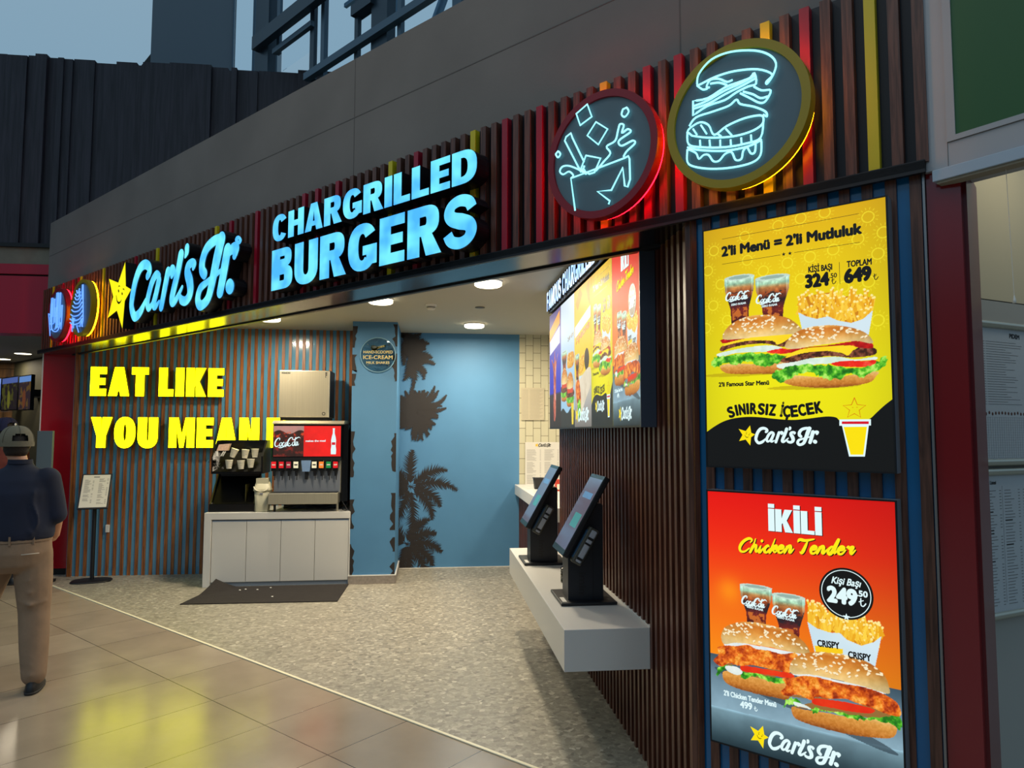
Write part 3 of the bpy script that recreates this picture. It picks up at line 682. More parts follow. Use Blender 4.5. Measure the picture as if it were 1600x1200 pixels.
# ================================================================== lit signs on the fascia
BLUEL = glow('ice_blue_acrylic', (92, 200, 255), 1.0, (200, 230, 255)); YELL = glow('yellow_acrylic', (250, 240, 0), 1.0, (240, 230, 20))
def letter_glow(name, c1, c2, s):
    """lit acrylic face, a little brighter where the light chains run"""
    m, nt, b = new_mat(name)
    tc = nt.nodes.new('ShaderNodeTexCoord'); n = nt.nodes.new('ShaderNodeTexNoise'); n.inputs['Scale'].default_value = 5; nt.links.new(tc.outputs['Object'], n.inputs['Vector'])
    r = nt.nodes.new('ShaderNodeValToRGB'); r.color_ramp.elements[0].position = .38; r.color_ramp.elements[1].position = .62
    r.color_ramp.elements[0].color = (*lin(c1), 1); r.color_ramp.elements[1].color = (*lin(c2), 1)
    nt.links.new(n.outputs[0], r.inputs[0]); nt.links.new(r.outputs[0], b.inputs['Emission Color']); b.inputs['Emission Strength'].default_value = s
    b.inputs['Base Color'].default_value = (0.02, 0.02, 0.02, 1); b.inputs['Roughness'].default_value = 0.3
    return m
BLF = letter_glow('ice_blue_letter_face', (70, 176, 255), (112, 228, 255), 1.15)
YLF = letter_glow('yellow_letter_face', (250, 244, 0), (255, 252, 2), 5.0)
YSF = letter_glow('yellow_star_face', (246, 236, 0), (252, 242, 8), 1.1)
returns = mat('black_letter_return', (8, 10, 18), 0.4)
S = fthing('illuminated_lettering', 'two-line ice blue lit sign reading CHARGRILLED BURGERS on the fascia', 'sign', -3.52, -0.12, 2.72)
for txt, z0, z1, t, h in (('CHARGRILLED', .352, .540, .305, .215), ('BURGERS', 0.0, .292, .31, .225)):
    gl, W = heavy(txt, t, h, .065 if len(txt) > 8 else .075, 1.06)
    sx = 2.0 / W
    for ch, x, sh in gl:
        mb = MB(); mb.flat(sh, 0, BLF, -1.0 + x * sx, z0, sx, z1 - z0)
        off = []
        mb.flat(sh, 0.004, returns, -1.0 + x * sx, z0, sx, z1 - z0, depth=0.10, side=returns)
        mb.build('letter', S)
S = fthing('illuminated_lettering', "ice blue lit script sign of the shop name with a smiling yellow star", 'sign', -6.1, -0.12, 2.7)
mb = MB(); st = [(p[0] + 6.1, p[1] - 2.7) for p in STAR]
mb.flat([[st]], 0, YSF); mb.flat([[st]], 0.003, returns, depth=0.10, side=returns)
so = tag(mb.build('star', S), 'yellow five-pointed star')
facem = mat('face_line', (40, 34, 0), .5)
for nm, pts, ww in FACE:
    mb = MB(); script_stroke(mb, [(p[0] + 6.1, p[1] - 2.7) for p in pts], ww, -0.001, facem, n=3); mb.build('printed_' + nm, so)
done = {}
for nm, pts, ww in SCRIPT:
    mb = MB(); P = [(p[0] + 6.1, p[1] - 2.7) for p in pts]
    script_stroke(mb, P, [w * 1.02 for w in ww], 0, BLF, n=6); script_stroke(mb, P, [w * 1.16 for w in ww], 0.004, returns, 0.10, returns)
    mb.build('letter', S)
mb = MB(); mb.tube([(p[0] + 6.1, 0, p[1] - 2.7) for p in smooth_pts([(-5.000,3.201),(-4.970,3.172),(-4.997,3.151),(-5.026,3.182)], 5, True)], .011, BLF, n=6, closed=True); mb.build('register_mark', S)

# round signs
neonw = glow('ice_white_neon', (140, 235, 248), 1.25, (230, 250, 255)); neonb = glow('ice_blue_neon', (84, 150, 255), 1.1, (200, 220, 255))
discm = mat('slate_disc', (92, 112, 122), 0.35); rimr = mat('red_rim', (140, 10, 28), 0.3); rimy = mat('mustard_rim', (168, 142, 12), 0.3)
halor = glow('red_halo_light', (255, 10, 25), 26.0); haloy = glow('amber_halo_light', (255, 160, 8), 22.0)
def round_sign(x, z, label, lines, rimm, halo, neon, wline, rad=.30):
    S = fthing('round_neon_sign', label, 'sign', x, -0.12, z, 'round neon signs on the fascia')
    mb = MB(); n = 64; c = lambda r, y: [(r * math.cos(k * 2 * math.pi / n), y, r * math.sin(k * 2 * math.pi / n)) for k in range(n)]
    a, b_, d, e_ = c(rad, .045), c(rad, -.010), c(rad - .034, -.010), c(rad - .035, 0.0)
    mb.add(a + b_ + d + e_, [(i + q * n, (i + 1) % n + q * n, (i + 1) % n + (q + 1) * n, i + (q + 1) * n) for q in range(3) for i in range(n)], rimm, False); mb.build('rim', S)
    mb = MB(); mb.add(c(rad - .034, 0.0), [tuple(range(n))], discm); mb.add(c(rad - .002, .044), [tuple(range(n))], returns); mb.build('face', S)
    mb = MB(); a, b_ = c(rad - .006, .046), c(rad - .006, .062); mb.add(a + b_, [(i, (i + 1) % n, (i + 1) % n + n, i + n) for i in range(n)], halo); mb.build('halo_light', S)
    mb = MB()
    for pts in lines:
        cl = pts[0] == 'c'; P = pts[1:] if cl else pts
        P = [(p[0] - x, -.012, p[1] - z) for p in P]
        mb.tube(P, wline, neon, n=6, closed=cl)
    mb.build('neon_tubes', S)
    return S
sm = lambda pts, n=4: smooth_pts(pts, n)
cup = [['c'] + [(-1.800,3.265),(-1.775,3.197),(-1.841,3.174),(-1.863,3.237)], ['c'] + [(-1.752,3.165),(-1.689,3.113),(-1.740,3.053),(-1.801,3.113)],
 ['c'] + sm([(-1.587,3.185),(-1.577,3.162),(-1.597,3.144),(-1.614,3.159),(-1.607,3.182)]), ['c'] + sm([(-1.971,3.083),(-1.957,3.063),(-1.973,3.051),(-1.986,3.070)]),
 [(-1.838,2.946),(-1.931,3.123),(-1.923,3.140),(-1.895,3.151),(-1.886,3.125),(-1.820,2.991)], ['c'] + [(-1.809,3.019),(-1.728,2.985),(-1.762,2.926),(-1.791,2.925),(-1.838,2.962)],
 [(-1.872,2.767),(-1.896,2.929),(-1.599,2.954),(-1.581,2.958),(-1.575,2.943),(-1.573,2.849),(-1.586,2.817),(-1.601,2.825),(-1.610,2.912),(-1.671,2.821),(-1.747,2.832),(-1.680,2.773),(-1.687,2.759)],
 sm([(-1.896,2.929),(-1.882,2.940),(-1.907,2.965),(-1.941,2.959),(-1.961,2.978),(-1.946,2.998),(-1.907,2.993),(-1.851,2.961),(-1.808,2.929)]), sm([(-1.754,2.931),(-1.712,2.964),(-1.675,2.995),(-1.695,3.032),(-1.649,3.047),(-1.633,3.093),(-1.623,3.117),(-1.603,3.107),(-1.613,3.074),(-1.583,3.083),(-1.568,3.066),(-1.618,3.048),(-1.632,3.034),(-1.614,3.014),(-1.559,3.023),(-1.547,3.007),(-1.589,2.982),(-1.607,2.960)]),
 [(-1.818,2.972),(-1.824,2.959),(-1.816,2.948)]]
bur = [['c'] + sm([(-1.247,3.177),(-1.238,3.224),(-1.181,3.268),(-1.098,3.271),(-1.003,3.243),(-0.943,3.204),(-0.917,3.160),(-0.929,3.118),(-0.953,3.090),(-0.956,3.099),(-0.933,3.121),(-0.990,3.161),(-1.084,3.185),(-1.166,3.188),(-1.230,3.178)]),
 sm([(-1.247,3.177),(-1.222,3.152),(-1.201,3.149)]),
 ['c'] + sm([(-1.266,3.116),(-1.201,3.108),(-1.126,3.130),(-1.061,3.133),(-1.021,3.136),(-1.003,3.150),(-0.997,3.104),(-1.030,3.103),(-1.078,3.094),(-1.127,3.077),(-1.202,3.075),(-1.267,3.053)], 3),
 sm([(-1.262,3.081),(-1.193,3.085),(-1.118,3.103),(-1.053,3.114),(-1.002,3.126)]), sm([(-1.262,3.093),(-1.201,3.098),(-1.126,3.117),(-1.061,3.125),(-1.002,3.138)]),
 sm([(-1.192,3.151),(-1.205,3.159),(-1.187,3.182),(-1.150,3.174),(-1.117,3.151),(-1.093,3.151)]), sm([(-1.188,3.166),(-1.150,3.158),(-1.117,3.137)]),
 sm([(-1.062,3.085),(-1.023,3.053),(-0.985,3.022),(-0.960,3.022),(-0.940,3.058),(-0.976,3.070),(-1.006,3.095)]), sm([(-1.050,3.088),(-1.011,3.065),(-0.981,3.040),(-0.950,3.038)]),
 sm([(-1.285,3.012),(-1.254,3.041),(-1.181,3.044),(-1.111,3.048),(-1.078,3.064),(-1.063,3.041),(-1.008,3.013),(-0.963,2.980),(-0.957,2.958),(-0.971,2.970)]),
 ['c'] + sm([(-1.294,2.990),(-1.281,3.003),(-1.237,3.015),(-1.199,2.992),(-1.175,2.944),(-1.121,2.966),(-1.048,2.977),(-0.986,2.971),(-0.971,2.955),(-0.979,2.930),(-1.026,2.915),(-1.105,2.917),(-1.204,2.940),(-1.273,2.967)]),
 sm([(-1.294,2.990),(-1.289,2.934),(-1.230,2.906),(-1.131,2.880),(-1.043,2.872),(-0.984,2.880),(-0.971,2.947)]), sm([(-1.295,2.923),(-1.239,2.896),(-1.131,2.865),(-1.035,2.858),(-0.979,2.871)]),
 sm([(-1.295,2.914),(-1.296,2.860),(-1.266,2.832),(-1.190,2.804),(-1.100,2.788),(-1.021,2.788),(-0.986,2.810),(-0.981,2.864)]),
 sm([(-1.291,2.913),(-1.257,2.888),(-1.244,2.860),(-1.223,2.871),(-1.201,2.865),(-1.181,2.834),(-1.156,2.830),(-1.131,2.851),(-1.103,2.852),(-1.087,2.816),(-1.063,2.814),(-1.055,2.844),(-1.039,2.855),(-1.024,2.826),(-1.008,2.828),(-1.004,2.858)])]
for q in range(4): bur.append([(-1.268,2.995),(-1.251,2.965),(-1.233,3.002),(-1.208,2.957),(-1.162,2.945),(-1.146,2.930),(-1.125,2.955),(-1.101,2.922),(-1.084,2.967),(-1.061,2.925),(-1.040,2.971),(-1.018,2.925),(-1.001,2.970),(-0.991,2.941)][q * 2:q * 2 + 2])
for xx in range(6): bur.append([(-1.238,2.939),(-1.237,2.909),(-1.196,2.928),(-1.194,2.898),(-1.150,2.916),(-1.150,2.888),(-1.106,2.905),(-1.105,2.878),(-1.062,2.901),(-1.061,2.871),(-1.022,2.902),(-1.021,2.870)][xx * 2:xx * 2 + 2])
ZC = 3.008
round_sign(-1.735, ZC, 'red-rimmed round neon sign with a splashing drink cup drawing', cup, rimr, halor, neonw, .0044)
round_sign(-1.09, ZC, 'large mustard-rimmed round neon sign with an open burger drawing', bur, rimy, haloy, neonw, .0042)
fr = [[(-9.045,2.788),(-9.130,3.051),(-9.004,2.994)], [(-8.712,2.831),(-8.698,3.005)], sm([(-9.067,3.000),(-9.002,2.863),(-8.896,2.821),(-8.801,2.833),(-8.727,2.901)])]
for a, c in zip([(-9.033,3.216),(-8.870,3.256),(-8.788,3.245),(-8.722,3.098),(-9.040,3.151),(-8.969,3.197),(-8.894,3.091),(-8.835,3.095)], [(-8.925,2.856),(-8.851,2.870),(-8.823,2.889),(-8.781,2.906),(-8.964,2.924),(-8.887,2.917),(-8.888,2.852),(-8.820,2.862)]):
    fr.append([(a[0] - .022, c[1] * .7 + a[1] * .3), (a[0] - .022, a[1]), (a[0] + .022, a[1]), (a[0] + .022, c[1]), (a[0] - .022, c[1])])
sh_ = [[(-8.370,2.773),(-8.381,2.929),(-8.308,2.901)], [(-8.333,2.806),(-8.346,2.915)], [(-8.182,2.751),(-8.245,2.828),(-8.148,2.809),(-8.125,2.883),(-8.081,2.800)], [(-8.128,3.096),(-8.132,3.249),(-8.113,3.247),(-8.071,2.877),(-8.094,2.804)]]
for q, (yy, wx) in enumerate([(355, 18), (385, 30), (415, 36), (450, 48), (485, 60), (520, 70), (560, 78), (600, 84), (635, 80)]):
    p0 = [(-8.248,3.208)][0]; zz = p0[1] - (yy - 355) * .00118; ww = wx * .0022; xx = p0[0] - (yy - 355) * .00006
    sh_.append(sm([(xx - ww, zz), (xx - ww * .5, zz - .03), (xx + ww * .4, zz - .03), (xx + ww, zz + .01)]))
round_sign(-8.87, ZC, 'leftmost round sign, red rim with blue neon french fries', fr, rimr, halor, neonb, .0065)
round_sign(-8.16, ZC, 'mustard-rimmed round sign with a blue neon milkshake swirl left of the star', sh_, rimy, haloy, neonb, .0065)

# yellow slogan on the left wall
S = thing('illuminated_lettering', 'big yellow lit slogan EAT LIKE YOU MEAN on the slatted wall', 'sign', (-3.0, 8.87, 1.52))
def slogan(txt, x0, x1, z0, z1):
    gl, W = heavy(txt, .375, .25, .085, 1.08); sx = (x1 - x0) / W
    for ch, x, sh in gl:
        mb = MB(); mb.flat(sh, 0, YLF, x0 + 3 + x * sx, z0 - 1.52, sx, z1 - z0); mb.flat(sh, .004, mat('yellow_side', (110, 98, 4), .6), x0 + 3 + x * sx, z0 - 1.52, sx, z1 - z0, depth=.045)
        mb.build('letter', S)
slogan('EAT LIKE', -4.045, -2.517, 2.135, 2.482)
slogan('YOU MEAN', -4.02, -2.085, 1.52, 1.882)
slogan('IT', -2.0, -1.50, 1.52, 1.882)

# ================================================================== picture painter for the printed faces
class Paint:
    def __init__(s, W, H, nx, ny, c=(0, 0, 0)):
        s.W, s.H, s.nx, s.ny = W, H, nx, ny
        s.X, s.Z = np.meshgrid(np.linspace(0, W, nx), np.linspace(0, H, ny)); s.c = np.zeros((ny, nx, 3)) + np.array(c, float)
    def noise(s, sc, seed, octv=4):
        r = np.random.RandomState(seed); out = 0; amp = 1; tot = 0
        for o in range(octv):
            g = r.rand(64, 64); x = (s.X * sc * 2 ** o) % 63; z = (s.Z * sc * 2 ** o) % 63; i = x.astype(int); j = z.astype(int); f = x - i; h = z - j
            f = f * f * (3 - 2 * f); h = h * h * (3 - 2 * h); i2 = (i + 1) % 64; j2 = (j + 1) % 64
            out = out + amp * (g[j, i] * (1 - f) * (1 - h) + g[j, i2] * f * (1 - h) + g[j2, i] * (1 - f) * h + g[j2, i2] * f * h); tot += amp; amp *= .55
        return out / tot
    def poly(s, pts, smooth=0):
        if smooth: pts = smooth_pts(pts, smooth, True)
        m = np.zeros(s.X.shape, bool); n = len(pts)
        for i in range(n):
            (x1, z1), (x2, z2) = pts[i], pts[(i + 1) % n]
            if z1 == z2: continue
            c = ((z1 > s.Z) != (z2 > s.Z)) & (s.X < (x2 - x1) * (s.Z - z1) / (z2 - z1) + x1); m ^= c
        return m
    def ell(s, cx, cz, rx, rz, a=0.0):
        dx, dz = s.X - cx, s.Z - cz; c_, s_ = math.cos(a), math.sin(a)
        return ((dx * c_ + dz * s_) / rx) ** 2 + ((-dx * s_ + dz * c_) / rz) ** 2 <= 1
    def put(s, m, c, k=1.0):
        c = np.array(c, float)
        if c.ndim == 1: s.c[m] = s.c[m] * (1 - k) + c * k
        else: s.c[m] = s.c[m] * (1 - k) + c[m] * k
    def ramp(s, t, stops):
        t = np.clip(t, 0, 1); xs = [q[0] for q in stops]; return np.stack([np.interp(t, xs, [q[1][k] for q in stops]) for k in range(3)], -1)
    def zr(s, m): 
        z = s.Z[m]; return (z.min(), z.max()) if m.any() else (0, 1)
    def build(s, name, parent, y, gain=1.0, loc=(0, 0, 0)):
        me = bpy.data.meshes.new(name); nx, ny = s.nx, s.ny
        co = np.stack([s.X, np.full_like(s.X, y), s.Z], -1).reshape(-1, 3); idx = np.arange(nx * ny).reshape(ny, nx)
        f = np.stack([idx[:-1, :-1], idx[:-1, 1:], idx[1:, 1:], idx[1:, :-1]], -1).reshape(-1, 4)
        me.vertices.add(len(co)); me.vertices.foreach_set('co', co.ravel().astype(np.float32)); me.loops.add(f.size); me.loops.foreach_set('vertex_index', f.ravel().astype(np.int32))
        me.polygons.add(len(f)); me.polygons.foreach_set('loop_start', np.arange(0, f.size, 4, dtype=np.int32)); me.polygons.foreach_set('loop_total', np.full(len(f), 4, np.int32)); me.update(); me.validate()
        ca = me.color_attributes.new('Col', 'FLOAT_COLOR', 'POINT'); v = np.clip(s.c, 0, 255) / 255.0
        l = np.where(v <= .04045, v / 12.92, ((v + .055) / 1.055) ** 2.4); rgba = np.concatenate([l, np.ones(l.shape[:2] + (1,))], -1); ca.data.foreach_set('color', rgba.ravel().astype(np.float32))
        me.materials.append(printed('backlit_print', gain)); o = bpy.data.objects.new(name, me); col.objects.link(o); o.location = loc
        if parent: o.parent = parent
        return o
    # -- food
    def bun(s, pts, seed, seeds=90, warm=0):
        m = s.poly(pts, 4); z0, z1 = s.zr(m); t = (s.Z - z0) / (z1 - z0 + 1e-9)
        c = s.ramp(t, [(0, (248, 222, 160)), (.3, (242, 196, 116)), (.6, (222, 146, 58)), (.85, (204, 116, 34)), (1, (236, 178, 92))])
        xs = s.X[m]; xa, xb = xs.min(), xs.max(); u = (s.X - xa) / (xb - xa); c = c * (1.0 - .18 * (np.abs(u - .45) * 2) ** 2)[..., None] + ((s.noise(60, seed) - .5) * 36)[..., None]
        s.put(m, c); r = np.random.RandomState(seed)
        for i in range(seeds):
            x = r.uniform(xa, xb); z = z0 + (z1 - z0) * (1 - r.rand() ** 1.3 * .75)
            e = s.ell(x, z, .0060, .0034, r.uniform(-.8, .8)) & m
            if m[np.argmin(abs(s.Z[:, 0] - z)), np.argmin(abs(s.X[0] - x))] and z > z0 + .3 * (z1 - z0): s.put(s.ell(x, z - .0016, .0056, .003) & m, (168, 104, 46), .6); s.put(e, (252, 236, 196))
    def base(s, pts, seed):
        m = s.poly(pts, 4); z0, z1 = s.zr(m); t = (s.Z - z0) / (z1 - z0 + 1e-9)
        s.put(m, s.ramp(t, [(0, (140, 74, 22)), (.25, (194, 118, 40)), (.7, (222, 156, 70)), (1, (236, 196, 124))]) + ((s.noise(150, seed) - .5) * 50)[..., None])
    def mottled(s, pts, cols, sc, seed, sm_=4):
        m = s.poly(pts, sm_); s.put(m, s.ramp(s.noise(sc, seed, 5), cols)); return m
    def meat(s, pts, seed): return s.mottled(pts, [(0, (30, 14, 8)), (.4, (70, 34, 20)), (.55, (120, 64, 42)), (.7, (150, 92, 64)), (1, (190, 130, 100))], 90, seed)
    def fried(s, pts, seed):
        m = s.mottled(pts, [(0, (90, 22, 4)), (.34, (176, 60, 8)), (.48, (226, 104, 18)), (.62, (246, 150, 46)), (1, (255, 214, 120))], 42, seed); n2 = s.noise(170, seed + 3); s.c[m] += ((n2[m] - .5) * 90)[:, None]; return m
    def green(s, pts, seed):
        r = np.random.RandomState(seed); P = smooth_pts(pts, 5, True); P = [(a + r.uniform(-.004, .004), b_ + r.uniform(-.005, .005)) for a, b_ in P]
        return s.mottled(P, [(0, (14, 60, 10)), (.35, (40, 130, 24)), (.52, (96, 196, 40)), (.66, (170, 236, 90)), (1, (225, 250, 170))], 55, seed, 0)
    def glassw(s, x0, x1, zt, zb, lean=0.0):
        cx = (x0 + x1) / 2; w = (x1 - x0) / 2; h = zt - zb; L = lambda z: lean * (z - zb)
        pts = [(cx - w * .55 + 0, zb), (cx - w * .62 + L(zb + h * .4), zb + h * .35), (cx - w * .95 + L(zb + h * .7), zb + h * .72), (cx - w + L(zt), zt), (cx + w + L(zt), zt), (cx + w * .95 + L(zb + h * .7), zb + h * .72), (cx + w * .62, zb + h * .35), (cx + w * .55, zb)]
        m = s.poly(pts); t = (s.Z - zb) / h; u = (s.X - cx) / w; n = s.noise(70, 7)
        c = s.ramp(t, [(0, (52, 18, 22)), (.3, (120, 36, 30)), (.5, (40, 24, 30)), (.66, (150, 70, 30)), (.78, (176, 120, 66)), (.86, (150, 190, 158)), (.96, (196, 226, 206)), (1, (220, 240, 230))])
        c = c * (.75 + .7 * n)[..., None] * (1 - .35 * np.abs(u) ** 3)[..., None] + (np.abs(u) > .8)[..., None] * np.array((40, 55, 55)); s.put(m, c)
        s.put(s.ell(cx + L(zt), zt - .002, w * .98, h * .055), (196, 220, 206)); s.put(s.ell(cx + L(zt), zt - .002, w * .7, h * .035), (120, 150, 140), .6)
        s.put(m & (np.abs(u) < .5) & (np.abs(t - .22) < .14) & (n > .5), (214, 120, 40), .8); s.put(m & (np.abs(t - .55) < .14) & (n < .42), (36, 36, 44), .7)
    def fries(s, pts, seed, boxpts, n=150):
        m = s.poly(pts, 3); s.put(m, (206, 130, 16)); r = np.random.RandomState(seed); xs = s.X[m]; zs = s.Z[m]
        for i in range(n):
            k = r.randint(len(xs)); a = r.uniform(-.5, .5); x, z = xs[k], zs[k]; L = r.uniform(.012, .032); w = .0042; d = (math.sin(a), math.cos(a)); nn = (d[1], -d[0])
            q = [(x - d[0] * L - nn[0] * w, z - d[1] * L - nn[1] * w), (x + d[0] * L - nn[0] * w, z + d[1] * L - nn[1] * w), (x + d[0] * L + nn[0] * w, z + d[1] * L + nn[1] * w), (x - d[0] * L + nn[0] * w, z - d[1] * L + nn[1] * w)]
            b_ = r.uniform(0, 1); s.put(s.poly(q), (255 - 20 * b_, 214 - 50 * b_, 70 - 50 * b_)); tip = (x + d[0] * L, z + d[1] * L); s.put(s.ell(tip[0], tip[1], w * 1.1, w), (255, 236, 150))
        if boxpts:
            b2 = s.poly(boxpts, 0); s.put(b2, s.ramp((s.noise(6, 2) * .5 + .3), [(0, (176, 208, 224)), (1, (236, 248, 252))]))
def coke_script(mb, p0, w, ang, y, m, th=.085):
    """white ribbon script of the soft drink, two words"""
    k = w / 3.3; ca, sa = math.cos(ang), math.sin(ang)
    def g(pts, ox=0): return [(p0[0] + ((x + ox + .18 * z) * ca - z * sa * 1.15) * k, p0[1] + ((x + ox + .18 * z) * sa + z * ca * 1.15) * k) for x, z in pts]
    C1 = [(.58, .78), (.60, .95), (.42, 1.0), (.2, .85), (.05, .5), (.1, .18), (.32, .05), (.55, .2)]
    o_ = [(.80, .5), (.66, .36), (.68, .14), (.82, .08), (.94, .24), (.92, .44), (.80, .5)]
    c_ = [(1.27, .42), (1.16, .5), (1.04, .36), (1.04, .14), (1.17, .07), (1.32, .22)]
    a_ = [(1.62, .46), (1.46, .48), (1.38, .28), (1.40, .1), (1.52, .12), (1.62, .44), (1.61, .16), (1.70, .09), (1.80, .24)]
    l_ = [(2.68, .98), (2.60, .95), (2.56, .4), (2.60, .1), (2.72, .14)]
    T_ = [th * k * .5, th * k * 1.3, th * k * 1.6, th * k * 1.2, th * k * .7]
    T1 = [th * k * .8, th * k * 1.4, th * k * 2.0, th * k * 1.8, th * k * .8]
    for pts, W_, ox in [(C1, T1, 0), (o_, T_, 0), (c_, T_, 0), (a_, T_, 0), (C1, T1, 1.62), (o_, T_, 1.62), (l_, T_, 0), (a_, T_, 1.32), ([(1.86, .34), (2.0, .34)], T_[:2], -.08), ([(.5, -.02), (.85, -.1), (1.3, .02), (1.6, -.04)], [T_[0], T_[2], T_[1], .001], 0), ([(2.2, .88), (2.4, .72), (2.7, .86), (3.0, 1.0), (3.25, .86)], [T_[0], T_[1], T_[2], T_[1], .001], 0)]:
        script_stroke(mb, g(pts, ox), W_, y, m, n=4)
# ================================================================== lightbox posters
ink = lambda n, c, s=1.0: glow('ink_' + n, c, s, (5, 5, 5))
K_ = ink('black', (14, 14, 14)); Wt = ink('white', (226, 250, 252)); Yw = ink('yellow', (252, 226, 0)); Rd = ink('red', (214, 20, 40)); Or = ink('orange_line', (214, 120, 10)); Bk2 = ink('soft_black', (32, 30, 26)); YW2 = ink('script_yellow', (250, 232, 20))
alu_d = mat('grey_box_side', (140, 146, 152), 0.4, metal=.4)
def poster(label, x0, z0, W, H):
    P = fthing('lightbox_poster', label, 'poster', x0, -0.066, z0)
    mb = MB(); f = .006; mb.box(-f, W + f, .004, .066, -f, H + f, alu_d)
    mb.box(-f, 0, -.002, .004, -f, H + f, black); mb.box(W, W + f, -.002, .004, -f, H + f, black); mb.box(0, W, -.002, .004, -f, 0, black); mb.box(0, W, -.002, .004, H, H + f, black)
    mb.build('frame', P)
    return P
def curve_text(mb, txt, base, cap, y, m, bold=.03, wf=.72):
    """letters along a baseline"""
    pts = smooth_pts(base, 12); L = [0]
    for a, b_ in zip(pts, pts[1:]): L.append(L[-1] + math.hypot(b_[0] - a[0], b_[1] - a[1]))
    def at(d):
        i = max(0, min(len(L) - 2, int(np.searchsorted(L, d)) - 1)); t = (d - L[i]) / (L[i + 1] - L[i]); return (pts[i][0] + (pts[i + 1][0] - pts[i][0]) * t, pts[i][1] + (pts[i + 1][1] - pts[i][1]) * t)
    wd = [{'I': .42, 'İ': .42, ' ': .45}.get(c, 1.0) for c in txt]; tot = sum(wd); d = 0
    for c, w in zip(txt, wd):
        s_ = L[-1] / tot
        if c != ' ':
            g = .12 * s_; put_text(mb, c, at(d + g), at(d + w * s_ - g), cap, y, m, bold)
        d += w * s_
def star_pts(cx, cz, r, a0=math.pi / 2, k=.42): return [(cx + (r if i % 2 == 0 else r * k) * math.cos(a0 + i * math.pi / 5), cz + (r if i % 2 == 0 else r * k) * math.sin(a0 + i * math.pi / 5)) for i in range(10)]
def burger_a(p, dome, sauce, cheese, patty, onion, tomato, let, base, seed):
    p.put(p.ell((base[0][0] + base[2][0]) / 2 + .02, min(q[1] for q in base) + .004, .17, .009), (176, 150, 0), .55)
    p.base(base, seed)
    if onion: p.mottled(onion, [(0, (196, 226, 206)), (1, (244, 252, 244))], 50, seed)
    if tomato: p.mottled(tomato, [(0, (206, 16, 10)), (.55, (240, 40, 22)), (1, (255, 150, 120))], 60, seed + 1)
    p.green(let, seed + 2); p.meat(patty, seed + 3); p.mottled(cheese, [(0, (250, 204, 10)), (1, (255, 232, 50))], 9, seed, 3)
    p.mottled(sauce, [(0, (110, 6, 6)), (.5, (186, 16, 12)), (1, (236, 70, 50))], 70, seed + 4); p.bun(dome, seed + 5)
W1, H1 = -0.5623 - (-1.2582), 2.5669 - 1.5810
